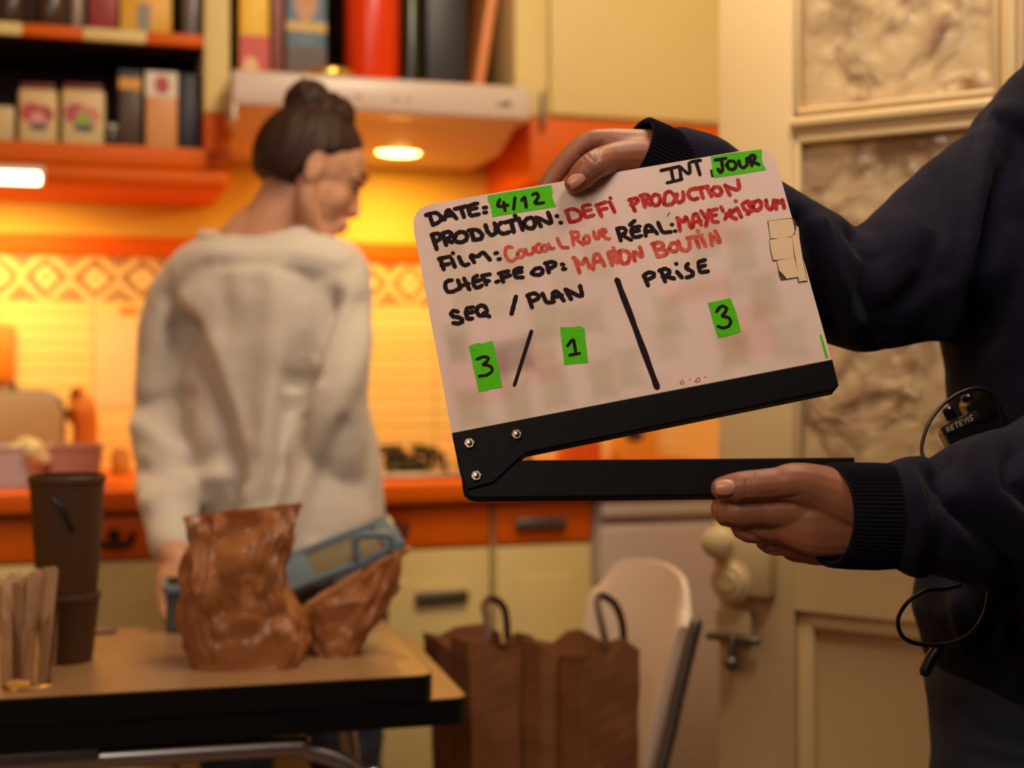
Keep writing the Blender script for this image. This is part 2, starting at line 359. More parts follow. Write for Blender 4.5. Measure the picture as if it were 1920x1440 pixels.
# ---------------------------------------------------------------- goods on the shelves
def colour(name, c, rough=0.45, **k): return mat(name, c, rough, var=0.12, vs=14, **k)
def kbx(px0, px1, py0, z0, t, dep): return KS(px0, t), KS(px1, t), t - dep, t, z0, KZ((px0 + px1) / 2, py0, t)
def carton(name, label, cat, px0, px1, ytop, z0, t, dep, c, panels=(), group=None, lid=None):
    s0, s1, t0, t1, za, zb = kbx(px0, px1, ytop, z0, t, dep)
    mb = MB(); mb.kbox(s0, s1, t0, t1, za, zb, 0.003); o = mb.build(name, colour(name + '_print', c)); tag(o, label, cat, group)
    for (nm, u0, u1, v0, v1, cc, round_) in panels:
        mb = MB(); x0, x1 = s0 + (s1 - s0) * u0, s0 + (s1 - s0) * u1; y0, y1 = za + (zb - za) * v0, za + (zb - za) * v1
        if round_: mb.lathe([(0.0, 0), (1, 0), (1, 0.0015), (0, 0.0015)], MK @ Matrix.Translation(((x0 + x1) / 2, -t1, (y0 + y1) / 2)) @ Matrix.Rotation(math.pi / 2, 4, 'X') @ Matrix.Diagonal(((x1 - x0) / 2, (y1 - y0) / 2, 1, 1)))
        else: mb.kbox(x0, x1, t1 - 0.001, t1 + 0.0012, y0, y1)
        mb.build(nm, colour(nm + '_ink', cc), o)
    return o
def jar(name, label, cat, pxc, ytop, z0, t, wpx, c, cl, group=None, trans=0.0, neck=0.82):
    s = KS(pxc, t); zt = KZ(pxc, ytop, t); h = zt - z0; R = wpx / 2 / F * KY(pxc, t); M = MK @ Matrix.Translation((s, -t, z0))
    r = thing(name, label, cat, KW(s, t, z0), group)
    mb = MB(); mb.lathe([(R * .9, 0), (R, h * .04), (R, h * .72), (R * neck, h * .82), (R * neck, h * .84)], M); mb.build('body', colour(name + '_body', c, 0.25, trans=trans), r)
    mb = MB(); mb.lathe([(R * neck * 1.05, h * .84), (R * neck * 1.05, h * .98), (R * neck * .95, h), (0, h)], M); mb.build('lid', colour(name + '_lid', cl, 0.3), r)
    return r
zs = 1.5875; zt = 1.8245
carton('tea_box', 'plain cream box standing at the far left of the lower shelf', 'box', -30, 26, 198, zs, 0.3, 0.06, (214, 186, 128))
for (x0, x1, y0, lab, pc) in ((34, 108, 155, 'cream biscuit tin with a red and pink picture, beside the plain cream box', ((200, 60, 70), (226, 150, 150), (170, 60, 40), (90, 84, 80))),
                              (115, 197, 156, 'cream biscuit tin with a rainbow-coloured picture, beside the small silver jar', ((190, 70, 90), (150, 170, 50), (214, 130, 120), (80, 84, 90)))):
    t = 0.3; s0, s1 = KS(x0, t), KS(x1, t); z1 = KZ((x0 + x1) / 2, y0, t); r = thing('biscuit_tin', lab, 'tin', KW((s0 + s1) / 2, t - 0.035, zs), 'cream biscuit tins on the lower shelf')
    mb = MB(); mb.kbox(s0, s1, t - 0.07, t, zs, z1 - 0.012, 0.008, 3); body = mb.build('body', colour('tin_cream', (222, 190, 130)), r)
    mb = MB(); mb.kbox(s0 + .004, s1 - .004, t - 0.066, t - 0.004, z1 - 0.012, z1, 0.004); mb.build('lid', colour('tin_lid', (120, 40, 36)), r)
    w = s1 - s0; h = z1 - zs
    for k, (u, v, ru, rv, c) in enumerate(((.32, .52, .26, .16, pc[0]), (.62, .50, .28, .14, pc[2]), (.5, .42, .2, .12, pc[1]), (.52, .30, .24, .06, pc[3]))):
        mb = MB(); mb.lathe([(0, 0), (1, 0), (1, .0008 + .0003 * k), (0, .0008 + .0003 * k)], MK @ Matrix.Translation((s0 + w * u, -t, zs + h * v)) @ Matrix.Rotation(math.pi / 2, 4, 'X') @ Matrix.Diagonal((w * ru, h * rv, 1, 1)))
        mb.build('picture', colour('tin_ink', c), body)
jar('spice_jar', 'small silver-capped jar between the rainbow tin and the dark slim box', 'jar', 210, 234, zs, 0.3, 26, (60, 56, 58), (190, 186, 184))
carton('slim_box', 'slim dark brown box with a yellow band at its top', 'box', 223, 265, 132, zs, 0.3, 0.06, (74, 46, 26), (('band', 0, 1, .76, .9, (226, 150, 30), 0), ('cap', 0, 1, .93, 1, (30, 30, 28), 0)))
carton('cracker_box', 'tall tan box with a red dot on its white top', 'box', 273, 333, 135, zs, 0.3, 0.06, (224, 154, 84), (('white_panel', 0, 1, .68, 1, (228, 208, 186), 0), ('red_dot', .28, .74, .72, .95, (170, 12, 12), 1)))
carton('slim_box', 'dark navy box standing against the cabinet side', 'box', 338, 379, 138, zs, 0.3, 0.07, (40, 34, 50))
jar('preserve_jar', 'dark jar at the left end of the top shelf', 'jar', 22, -60, zt, 0.3, 52, (70, 48, 32), (120, 96, 60))
jar('preserve_jar', 'brown jar with dull lid on the top shelf, second from the left end', 'jar', 98, -55, zt, 0.3, 60, (76, 50, 40), (140, 110, 84))
jar('spice_jar', 'slim grey jar between the brown jar and the red packet', 'jar', 144, -40, zt, 0.3, 26, (150, 126, 110), (90, 74, 60))
carton('packet', 'dark red packet on the top shelf beside the yellow box', 'packet', 166, 221, -90, zt, 0.3, 0.06, (150, 16, 10))
carton('sugar_box', 'yellow box with a grey label on the top shelf', 'box', 225, 322, -30, zt, 0.3, 0.08, (232, 168, 24), (('label', .33, .58, .1, .62, (140, 128, 120), 0),))
jar('metal_tin', 'grey metal tin beside the cream cabinet side on the top shelf', 'tin', 361, -60, zt, 0.3, 38, (120, 108, 108), (150, 140, 136))
z2 = 1.7375
carton('tall_tin', 'tall yellow and red tin above the left end of the hood', 'tin', 450, 505, -150, z2, 0.3, 0.055, (238, 188, 12), (('red_base', 0, 1, 0, .30, (196, 44, 22), 0), ('pale_seal', .1, .62, .04, .17, (226, 180, 110), 1)))
carton('book', 'thin dull red book between the yellow tin and the blue packet', 'book', 509, 532, -170, z2, 0.3, 0.14, (132, 62, 48))
carton('coffee_packet', 'blue packet with a tan picture and brown foot', 'packet', 537, 612, -130, z2, 0.3, 0.06, (92, 116, 138), (('picture', .2, .75, .42, .7, (190, 130, 80), 1), ('yellow_strip', 0, 1, .36, .42, (200, 160, 60), 0), ('brown_foot', 0, 1, 0, .26, (70, 36, 18), 0)))
jar('storage_canister', 'tall glossy orange-red canister on the shelf above the hood', 'canister', 697, -190, z2, 0.28, 104, (230, 58, 2), (120, 20, 8), neck=0.95)
jar('bottle', 'dark olive glass bottle beside the orange-red canister', 'bottle', 770, -230, z2, 0.26, 46, (34, 32, 10), (20, 18, 10), neck=0.4)
carton('box_file', 'charcoal upright box between the dark bottle and the leaning board', 'box', 800, 874, -200, z2, 0.29, 0.1, (42, 42, 44))
mb = MB(); s = KS(892, .3); mb.box((-0.011, -0.1, 0.0), (0.011, 0.1, 0.42), MK @ Matrix.Translation((s, -0.22, z2 + 0.004)) @ Matrix.Rotation(math.radians(9), 4, 'Y'), 0.004)
tag(mb.build('chopping_board', colour('board_wood', (226, 140, 78))), 'pale orange board leaning at the right end of the shelf above the hood', 'board')
mb = MB(); s = KS(618, .43); mb.lathe([(0.048, 0), (0.05, 0.004), (0.05, 0.016), (0.047, 0.02), (0.04, 0.0185), (0, 0.0185)], MK @ Matrix.Translation((s, -0.43, 1.7295)))
tag(mb.build('jar_lid', mat('gold_tin', (226, 186, 90), 0.28, metal=0.9)), 'gold jar lid lying on top of the cooker hood', 'lid')
# ---------------------------------------------------------------- on the worktop and the tiled wall
zc = 0.9005
t = 0.16; r = thing('toaster', 'rounded beige metal appliance with grey rim at the left end of the worktop', 'toaster', KW(KS(20, t), t, zc))
def rrect(x0, x1, y0, y1, rad, n=6):
    out = []
    for cx, cy, a0 in ((x1 - rad, y1 - rad, 0), (x0 + rad, y1 - rad, 90), (x0 + rad, y0 + rad, 180), (x1 - rad, y0 + rad, 270)):
        for k in range(n + 1): a = math.radians(a0 + 90 * k / n); out.append((cx + rad * math.cos(a), cy + rad * math.sin(a)))
    return out
MX = Matrix.Rotation(math.pi / 2, 4, 'X')               # lay a 2-D outline (x, z) upright
s0, s1 = KS(-150, t + .1), KS(118, t + .1); zz = KZ(50, 735, t + .1)
mb = MB(); mb.prism(rrect(s0, s1, zc, zz, 0.045), t, t + 0.1, MK @ MX, 0.006); mb.build('body', colour('toaster_shell', (176, 150, 104), 0.35), r)
mb = MB(); mb.prism(rrect(s0 - .004, s1 + .004, zc, zz + .004, 0.048), t - 0.004, t + 0.012, MK @ MX, 0.003); mb.prism(rrect(s0 - .004, s1 + .004, zc, zz + .004, 0.048), t + 0.085, t + 0.098, MK @ MX, 0.003); mb.build('rim', m_gunmetal, r)
mb = MB(); mb.kbox(KS(22, t), KS(32, t), t + 0.03, t + 0.05, zz, zz + 0.02, 0.004); mb.build('knob', m_black, r)
mb = MB(); tt = 0.012; mb.kbox(KS(-80, .02), KS(27, .02), tt, tt + 0.02, KZ(0, 716, .02), KZ(0, 606, .02), 0.01)
tag(mb.build('chopping_board', colour('amber_wood', (206, 120, 20))), 'amber wooden board hanging on the tiles above the toaster', 'board')
r = thing('wooden_figurine', 'small carved orange wooden figurine standing on the worktop', 'figurine', KW(KS(150, .22), .22, zc))
fs = lambda px, py: KW(KS(px, .22), .22, KZ(px, py, .22))
mb = MB(); mb.tube([fs(158, 842), fs(160, 800), fs(155, 770), fs(147, 745), fs(146, 735)], [.026, .026, .028, .022, .016]); mb.tube([fs(132, 780), fs(150, 790), fs(165, 775)], [.012, .014, .012])
place('body', remesh(mb, .003), colour('carved_wood', (206, 116, 24)), r)
mb = MB(); mb.ball(fs(146, 736) + V((0, -.016, 0)), .011); mb.ball(fs(138, 770) + V((0, -.024, 0)), .009); mb.build('dark_spot', colour('dark_brown_wood', (110, 50, 10)), r)  # darker brown balls on the figurine's front
r = thing('paper_sheet', 'pale sheet of paper taped to the tiles beside the woman', 'paper', KW(KS(222, .012), .012, KZ(222, 765, .012)))
mb = MB(); mb.kbox(KS(178, .012), KS(272, .012), .0105, .0125, KZ(222, 762, .012), KZ(222, 588, .012)); mb.build('sheet', colour('paper', (232, 196, 150), .7), r)
mb = MB(); mb.kbox(KS(224, .012), KS(258, .012), .0125, .0135, KZ(222, 592, .012), KZ(222, 574, .012)); mb.build('tape', colour('masking', (222, 140, 30)), r)
def tub(label, px0, px1, py0, t, c, dep=0.1):
    s0, s1, t0, t1, za, zb = kbx(px0, px1, py0, zc, t, dep); w = s1 - s0; mb = MB(); inn = 0.003
    def ring(k, z, d=0): return [KW(s0 - k + d, t1 + k - d, z), KW(s1 + k - d, t1 + k - d, z), KW(s1 + k - d, t0 - k + d, z), KW(s0 - k + d, t0 - k + d, z)]
    vs = ring(-.008, za) + ring(0.0, zb - .005) + ring(.005, zb - .004) + ring(.005, zb) + ring(0.0, zb, inn) + ring(-.008, za + .003, inn)
    fs = [(3, 2, 1, 0)] + [(i * 4 + k, i * 4 + (k + 1) % 4, i * 4 + 4 + (k + 1) % 4, i * 4 + 4 + k) for i in range(5) for k in range(4)] + [(20, 21, 22, 23)]
    mb.add(vs, fs); o = mb.build('plastic_tub', mat('tub', c, .35, trans=.15)); return tag(o, label, 'tub')
tub('grey white plastic tub at the left end of the worktop, in front of the toaster', -70, 58, 838, 0.5, (206, 196, 200), .12)
tub('pinkish plastic tub on the worktop behind the tall brown cups', 92, 193, 836, 0.5, (196, 150, 136), .1)
mb = MB(); mb.ball(KW(KS(48, .5), .48, KZ(48, 848, .5)), (.032, .024, .02)); mb.ball(KW(KS(70, .5), .5, KZ(70, 852, .5)), (.02, .02, .022)); mb.ball(KW(KS(56, .5), .46, KZ(56, 872, .5)), (.04, .03, .03))
me = remesh(mb, .004); folds(me, [], .012, 40); tag(place('paper_napkin', me, colour('napkin', (226, 202, 160), .8), base=KW(KS(52, .5), .48, zc)), 'crumpled cream napkin lying in the tubs on the worktop', 'napkin')
jar('glass_jar', 'small clear jar with yellow contents on the worktop below the taped paper', 'jar', 226, 838, zc, 0.2, 34, (222, 170, 70), (222, 180, 110), trans=.3)
r = thing('gas_hob', 'black gas hob with iron pan supports on the orange worktop', 'hob', KW(KS(790, .3), .3, zc))
mb = MB(); mb.kbox(KS(640, .3), KS(1010, .3), .08, .52, zc, zc + .012, .005); mb.build('hob_plate', mat('steel_plate', (170, 150, 132), .3, metal=.7), r)
for px, tt in ((762, .2), (770, .42), (930, .2), (930, .42)):
    s = KS(px, tt); mb = MB(); M = MK @ Matrix.Translation((s, -tt, zc + .012))
    mb.lathe([(.042, 0), (.042, .008), (.03, .01), (.03, .018), (0, .02)], M); br = mb.build('burner', m_iron, r)
    mb = MB()
    for k in range(4):
        a = math.pi / 4 + k * math.pi / 2; d = V((math.cos(a), math.sin(a), 0)); mb.tube([M @ (d * .085 + V((0, 0, .002))), M @ (d * .08 + V((0, 0, .034))), M @ (d * .02 + V((0, 0, .036)))], .006, 8, smooth=1)
    mb.build('pan_support', m_iron, br)
carton('box', 'yellow carton on the worktop seen through the gap of the clapperboard', 'box', 1165, 1235, 790, zc, .3, .07, (226, 160, 50), (('dark_mark', .1, .6, .55, .8, (60, 30, 16), 1),))
carton('packet', 'orange packet on the worktop left of the yellow carton', 'packet', 1062, 1128, 806, zc, .3, .07, (206, 92, 24))
# ---------------------------------------------------------------- the glazed door, standing open
D_P = V((0.29, 1.95, 0)); DA = math.radians(-33); MD = Matrix.Translation(D_P) @ Matrix.Rotation(DA, 4, 'Z')   # x along the leaf, -y towards the room
m_door = mat('door_paint', (222, 192, 142), .4, var=.06, vs=3)
def glass_mat():
    m = mat('patterned_glass', (232, 204, 156), .24, trans=.35); nt = m.node_tree; b = nt.nodes['Principled BSDF']; N = nt.nodes.new; L = nt.links.new
    tc = nt.nodes['Texture Coordinate']; n = N('ShaderNodeTexNoise'); n.inputs['Scale'].default_value = 14; n.inputs['Detail'].default_value = 3; L(tc.outputs['Object'], n.inputs[0])
    mp = N('ShaderNodeVectorMath'); mp.operation = 'ADD'; L(tc.outputs['Object'], mp.inputs[0]); sc = N('ShaderNodeVectorMath'); sc.operation = 'SCALE'; sc.inputs['Scale'].default_value = .05; L(n.outputs['Color'], sc.inputs[0]); L(sc.outputs[0], mp.inputs[1])
    v = N('ShaderNodeTexVoronoi'); v.feature = 'SMOOTH_F1'; v.inputs['Scale'].default_value = 34; v.inputs['Smoothness'].default_value = .5; L(mp.outputs[0], v.inputs[0])
    k = N('ShaderNodeTexNoise'); k.inputs['Scale'].default_value = 7; k.inputs['Detail'].default_value = 3; k.inputs['Distortion'].default_value = 1.2; L(tc.outputs['Object'], k.inputs[0])
    kr = N('ShaderNodeMapRange'); kr.inputs[1].default_value = .42; kr.inputs[2].default_value = .62; kr.inputs[3].default_value = .25; kr.inputs[4].default_value = 1.0; L(k.outputs[0], kr.inputs[0])
    h = N('ShaderNodeMath'); h.operation = 'MULTIPLY'; L(v.outputs['Distance'], h.inputs[0]); L(kr.outputs[0], h.inputs[1])
    bp = N('ShaderNodeBump'); bp.inputs['Strength'].default_value = .42; bp.inputs['Distance'].default_value = .02; L(h.outputs[0], bp.inputs['Height']); L(bp.outputs[0], b.inputs['Normal'])
    q = N('ShaderNodeMath'); q.operation = 'MULTIPLY'; L(kr.outputs[0], q.inputs[0]); vr = N('ShaderNodeMapRange'); vr.inputs[1].default_value = .1; vr.inputs[2].default_value = .55; L(v.outputs['Distance'], vr.inputs[0]); L(vr.outputs[0], q.inputs[1])
    mx_ = N('ShaderNodeMix'); mx_.data_type = 'RGBA'; mx_.inputs[6].default_value = rgba((246, 222, 178)); mx_.inputs[7].default_value = rgba((164, 128, 98)); L(q.outputs[0], mx_.inputs[0]); L(mx_.outputs[2], b.inputs['Base Color']); return m  # darker tint in the base colour stands in for refracted dark streaks
m_glass = glass_mat()
dr = bpy.data.objects.new('door_1', None); COL.objects.link(dr); dr.location = D_P; WL['door_1'] = D_P.copy(); struct(dr)
DW = 0.92; zb_, zm_, zp_ = 0.90, 1.458, 2.05
mb = MB(); st = .113
for x0, x1 in ((0, st), (DW - st, DW)): mb.box((x0, 0, 0.02), (x1, .04, zp_), MD, .003)
mb.box((st, 0, .02), (DW - st, .04, .20), MD); mb.box((st, 0, .80), (DW - st, .04, zb_), MD); mb.box((st, 0, 1.95), (DW - st, .04, zp_), MD)
mb.build('frame', m_door, dr)
mx = st + .272
def glazing_bar(a, b, horizontal):
    x0, z0 = a; x1, z1 = b; mb = MB()
    mb.box((x0, -.004, z0), (x1, .036, z1), MD, .006, 3); w = (z1 - z0) if horizontal else (x1 - x0)
    if horizontal: mb.box((x0, -.012, z0 + w * .35), (x1, .03, z1 - w * .1), MD, .005, 3)
    else: mb.box((x0 + w * .25, -.012, z0), (x1 - w * .25, .03, z1), MD, .005, 3)
    mb.build('glazing_bar', m_door, dr)
glazing_bar((st - .004, zm_ - .014), (DW - st, zm_ + .014), True); glazing_bar((mx, zb_), (mx + .03, 1.95), False)
for x0, x1 in ((st, mx), (mx + .03, DW - st)):
    for z0, z1 in ((zb_, zm_ - .014), (zm_ + .014, 1.95)):
        mb = MB(); mb.box((x0, .014, z0), (x1, .019, z1), MD); mb.build('pane', m_glass, dr)
        mb = MB()
        for a, b in (((x0, -.006, z0), (x0 + .010, .014, z1)), ((x1 - .010, -.006, z0), (x1, .014, z1)), ((x0, -.006, z0), (x1, .014, z0 + .010)), ((x0, -.006, z1 - .010), (x1, .014, z1))): mb.box(a, b, MD, .003)
        mb.build('glazing_bead', m_door, dr)
mb = MB(); mb.box((st, .016, .20), (DW - st, .034, .80), MD); q = mb.build('lower_panel', m_door, dr)
mb = MB(); x0, x1 = st, DW - st
for a, b in (((x0, .005, .20), (x0 + .026, .020, .80)), ((x1 - .026, .005, .20), (x1, .020, .80)), ((x0, .005, .20), (x1, .020, .226)), ((x0, .005, .774), (x1, .020, .80))): mb.box(a, b, MD, .006, 3)
mb.build('moulding', m_door, q)
def dpix(px, py):                                       # a pixel on the leaf's front face -> leaf x, z
    rr = (px - CX) / F; c, s = math.cos(DA), math.sin(DA); a = (rr * D_P.y - D_P.x) / (c - rr * s); Y = D_P.y + a * s; return a, CZ - (py - HY) / F * Y
m_lock = mat('painted_lock', (218, 190, 142), .4)
a, z = dpix(1387, 1085); mb = MB(); mb.box((.006, -.03, dpix(1387, 1110)[1]), (.088, 0, dpix(1387, 975)[1]), MD, .004); lk = mb.build('lock_case', m_lock, dr)
mb = MB(); mb.lathe([(.029, 0), (.029, .003), (.024, .004), (.022, .009), (.014, .010), (.012, .013), (0, .013)], MD @ Matrix.Translation((a, -.03, z)) @ MX); mb.build('cylinder', m_lock, lk)
a, z = dpix(1375, 1010); mb = MB(); mb.lathe([(.012, 0), (.012, .012), (.021, .018), (.021, .030), (.013, .036), (0, .037)], MD @ Matrix.Translation((a, -.03, z)) @ MX); mb.build('knob', m_lock, lk)
a, z = dpix(1378, 1165); mb = MB(); mb.box((a - .024, -.016, z - .025), (a + .03, 0, z + .02), MD, .004); lt = mb.build('latch', m_lock, dr)
a, z = dpix(1385, 1192); mb = MB(); mb.tube([MD @ V((a - .035, -.02, z)), MD @ V((a + .035, -.02, z))], .006); mb.tube([MD @ V((a, -.02, z)), MD @ V((a, -.024, z - .03))], .007); mb.ball((a, -.024, z - .034), .011, MD); mb.build('latch_bolt', m_gunmetal, lt)
# ---------------------------------------------------------------- folding table
AT = math.radians(14.5); tc0 = V((-0.0958, 1.718, 0)); MT = Matrix.Translation(tc0) @ Matrix.Rotation(AT, 4, 'Z')   # origin at the upper leaf's near right corner; x to the right, y away
m_formica = mat('formica_top', (148, 112, 76), .35, var=.08, vs=6); m_edge = mat('black_edging', (12, 9, 9), .35)
tab = thing('folding_table', 'wood-look folding table with thick black edges and chrome tube legs', 'table', MT @ V((-.45, .2, 0)))
def slab(name, x0, x1, y0, y1, z0, z1):
    mb = MB(); mb.prism(rrect(x0, x1, y0, y1, .02), z0, z1 - .001, MT); p = mb.build(name, m_edge, tab)
    mb = MB(); mb.prism(rrect(x0 + .002, x1 - .002, y0 + .002, y1 - .002, .019), z1 - .001, z1, MT); q = mb.build('laminate', m_formica, p); q['label'] = 'wood-look laminate top'; p['label'] = 'black edged leaf'
slab('upper_leaf', -1.1, 0, 0, .415, .72, .75); slab('lower_leaf', -1.06, .045, 0.006, .43, .685, .718)
mb = MB(); mb.box((-.52, .010, .672), (-.40, .03, .685), MT, .003); mb.build('catch', m_gunmetal, tab)
for yy in (.03, .36):
    mb = MB(); mb.tube([MT @ V(p) for p in ((-1.0, yy, .02), (-1.0, yy, .55), (-.98, yy, .64), (-.92, yy, .666), (-.24, yy, .666), (-.15, yy, .658), (-.09, yy, .625), (-.055, yy, .56), (-.02, yy, .02))], .0125, 14, up=(-ST, CT, 0), smooth=8); o = mb.build('leg_frame', m_chrome, tab)
# ---------------------------------------------------------------- crumpled paper bags
def paper_mat(name, rgb, rgb2, rough=.3, coat=.5):
    m = mat(name, rgb, rough, coat=coat); nt = m.node_tree; b = nt.nodes['Principled BSDF']; n = nt.nodes['Noise Texture']; n.inputs['Scale'].default_value = 14
    r = nt.nodes.new('ShaderNodeMix'); r.data_type = 'RGBA'; r.inputs[6].default_value = rgba(rgb); r.inputs[7].default_value = rgba(rgb2)
    nt.links.new(n.outputs[0], r.inputs[0]); nt.links.new(r.outputs[2], b.inputs['Base Color']); b.inputs['Transmission Weight'].default_value = 0.0
    return m
m_bag = paper_mat('waxed_brown_paper', (158, 100, 56), (208, 146, 90), .32, .3)
def translucent(m, k, rgb):
    nt = m.node_tree; b = nt.nodes['Principled BSDF']; o = nt.nodes['Material Output']; t = nt.nodes.new('ShaderNodeBsdfTranslucent'); t.inputs[0].default_value = rgba(rgb)
    x = nt.nodes.new('ShaderNodeMixShader'); x.inputs[0].default_value = k; nt.links.new(b.outputs[0], x.inputs[1]); nt.links.new(t.outputs[0], x.inputs[2]); nt.links.new(x.outputs[0], o.inputs[0])
translucent(m_bag, .42, (226, 140, 50))
def crumpled_bag(name, label, secs, Y, hd, seed, nz, lean=0.0, cols=120, rows=80):
    """secs: (left px, right px, y px at centre, tilt of the rim) from the base to the mouth."""
    rnd = random.Random(seed); L = [P(a, y, Y) for a, b, y, k in secs]; R = [P(b, y + k, Y) for a, b, y, k in secs]
    def at(arr, t):
        x = t * (len(arr) - 1); i = min(int(x), len(arr) - 2); f = x - i
        p0, p1, p2, p3 = arr[max(i - 1, 0)], arr[i], arr[i + 1], arr[min(i + 2, len(arr) - 1)]
        return 0.5 * ((2 * p1) + (p2 - p0) * f + (2 * p0 - 5 * p1 + 4 * p2 - p3) * f * f + (3 * p1 - p0 - 3 * p2 + p3) * f ** 3)
    vs, fs = [], []
    for i in range(rows + 1):
        t = i / rows
        for k in range(cols):
            a = 2 * math.pi * k / cols; ca, sa_ = math.cos(a), math.sin(a); e = .6
            tt = t
            if i == rows: tt = t - .035 * (0.5 + 0.5 * math.sin(k * 2.4 + seed)) * (0.3 + rnd.random())
            l, r = at(L, min(max(tt, 0), 1)), at(R, min(max(tt, 0), 1)); c = (l + r) / 2; h = (r - l) / 2
            d = hd * (1 - .55 * max(0, t - .45) / .55)
            p = c + h * (abs(ca) ** e * (1 if ca > 0 else -1)) + V((0, 1, 0)) * d * (abs(sa_) ** e * (1 if sa_ > 0 else -1)) + V((0, lean * t, 0))
            out = (h.normalized() * ca + V((0, 1, 0)) * sa_)
            q = V((p.x * 15 + seed, p.y * 15, p.z * 9))
            w = noise.voronoi(q * 2.0)[0][0] * 1.5 - .5; w += (noise.voronoi(q * 4.6 + V((3, 1, 7)))[0][0] * 1.4 - .5) * .5
            s = V((a * 2.2 + seed, t * 2.0, 0.3)); w += (abs(noise.noise(s * 1.8)) * 2 - .4) * .7
            p = p - out * nz * w * (0.35 + .65 * min(1, t * 6)) if i else p
            p.z = .7505 if i == 0 else max(p.z, .7515); vs.append(p)
    for i in range(rows):
        for k in range(cols): a, b = i * cols + k, i * cols + (k + 1) % cols; fs.append((a, b, b + cols, a + cols))
    fs.append(tuple(range(cols - 1, -1, -1)))
    mb = MB(); mb.add(vs, fs); o = mb.build(name, m_bag, base=V((P((secs[0][0] + secs[0][1]) / 2, 1250, Y).x, Y, .7505))); tag(o, label, 'bag')
    s = o.modifiers.new('thick', 'SOLIDIFY'); s.thickness = .0008; s.offset = -1
    return o
crumpled_bag('paper_bag', 'tall crumpled brown paper bag standing open on the table', [(370, 562, 1262, -14), (350, 580, 1205, -6), (340, 566, 1145, 0), (341, 540, 1085, 0), (347, 548, 1030, -4), (352, 565, 990, -16), (348, 576, 968, -26)], 1.785, .052, 3, .011)
crumpled_bag('paper_bag', 'smaller crumpled brown paper bag slumped to one side beside the tall bag', [(592, 676, 1228, -4), (562, 704, 1190, -14), (556, 738, 1152, -32), (588, 752, 1120, -52), (640, 764, 1092, -66), (672, 776, 1072, -40)], 1.86, .045, 11, .0095)
# ---------------------------------------------------------------- blue plastic box with its lid up
m_blue = mat('blue_grey_plastic', (98, 118, 136), .35, trans=.1); m_clear = mat('greenish_clear_plastic', (136, 124, 100), .3, trans=.3)
bx = thing('plastic_box', 'blue-grey plastic food box with its lid propped up behind the paper bags', 'box', P(440, 1180, 2.0))
A = math.radians(14.5); Yb = 1.985; c0 = P(312, 1186, Yb); c0.z = .7505; MBX = Matrix.Translation(c0) @ Matrix.Rotation(A, 4, 'Z'); bw, bd, bh = .235, .085, .068
mb = MB(); th = .003
mb.box((0, 0, 0), (bw, bd, th), MBX); mb.box((0, 0, 0), (th, bd, bh), MBX); mb.box((bw - th, 0, 0), (bw, bd, bh), MBX); mb.box((0, 0, 0), (bw, th, bh), MBX); mb.box((0, bd - th, 0), (bw, bd, bh), MBX); mb.build('body', mat('smoky_plastic', (72, 78, 74), .35, trans=.1), bx)
mb = MB()
for a, b in (((-.006, -.006, bh - .012), (bw + .006, .002, bh)), ((-.006, bd - .002, bh - .012), (bw + .006, bd + .006, bh)), ((-.006, -.006, bh - .012), (.002, bd + .006, bh)), ((bw - .002, -.006, bh - .012), (bw + .006, bd + .006, bh))): mb.box(a, b, MBX, .003)
mb.build('rim', m_blue, bx)
p0, p1 = P(535, 1122, 1.96), P(765, 1030, 2.0); ux = (p1 - p0).normalized(); uy = (V((-.12, .9, .42)) - ux * ux.dot(V((-.12, .9, .42)))).normalized(); uz = ux.cross(uy)
ML = Matrix.Translation(p0) @ Matrix((ux, uy, uz)).transposed().to_4x4(); lw = (p1 - p0).length; ld = .10
mb = MB(); mb.box((.01, .01, 0), (lw - .01, ld - .01, .004), ML, .001); ldp = mb.build('lid', m_clear, bx)
mb = MB()
for a, b in (((0, 0, -.004), (lw, .013, .010)), ((0, ld - .013, -.004), (lw, ld, .010)), ((0, 0, -.004), (.05, ld, .008)), ((lw - .03, 0, -.004), (lw, ld, .010))): mb.box(a, b, ML, .004)
mb.build('lid_rim', m_blue, ldp)
mb = MB(); hp = [P(x, y, 1.985) for x, y in ((668, 1047), (667, 1010), (690, 1003), (728, 1003), (735, 1012), (738, 1034))]; mb.tube(hp, .0055, 10, smooth=3); mb.build('clip_handle', m_blue, ldp)
# ---------------------------------------------------------------- stirrers, cups, crumbs
m_stick = mat('birch_stick', (190, 146, 106), .6, var=.15, vs=30, stretch=(1, 1, .2)); Yc = 1.665
base = P(52, 1266, Yc); base.z = .7505
r = thing('stirrer_cup', 'clear plastic tumbler full of wooden stirrers at the table\'s near end', 'cup', base)
Rr = .036; M = Matrix.Translation(base)
mb = MB(); mb.lathe([(0, 0), (Rr * .86, 0), (Rr, .085), (Rr - .0015, .085), (Rr * .86 - .0015, .003), (0, .003)], M, 28); mb.build('tumbler', mat('clear_plastic', (245, 240, 235), .08, trans=1.0, ior=1.2), r)
mb = MB(); mb.box((-.014, -Rr * .93, .002), (.014, -Rr * .84, .011), M, .003); mb.build('sticker', colour('sticker_yellow', (226, 164, 70)), r)
rnd = random.Random(5); proto = None
tops = [(6, 1096), (22, 1074), (36, 1066), (50, 1078), (62, 1072), (76, 1090), (86, 1064), (100, 1062), (14, 1082), (70, 1066), (44, 1088), (-10, 1080), (30, 1092), (92, 1080)]
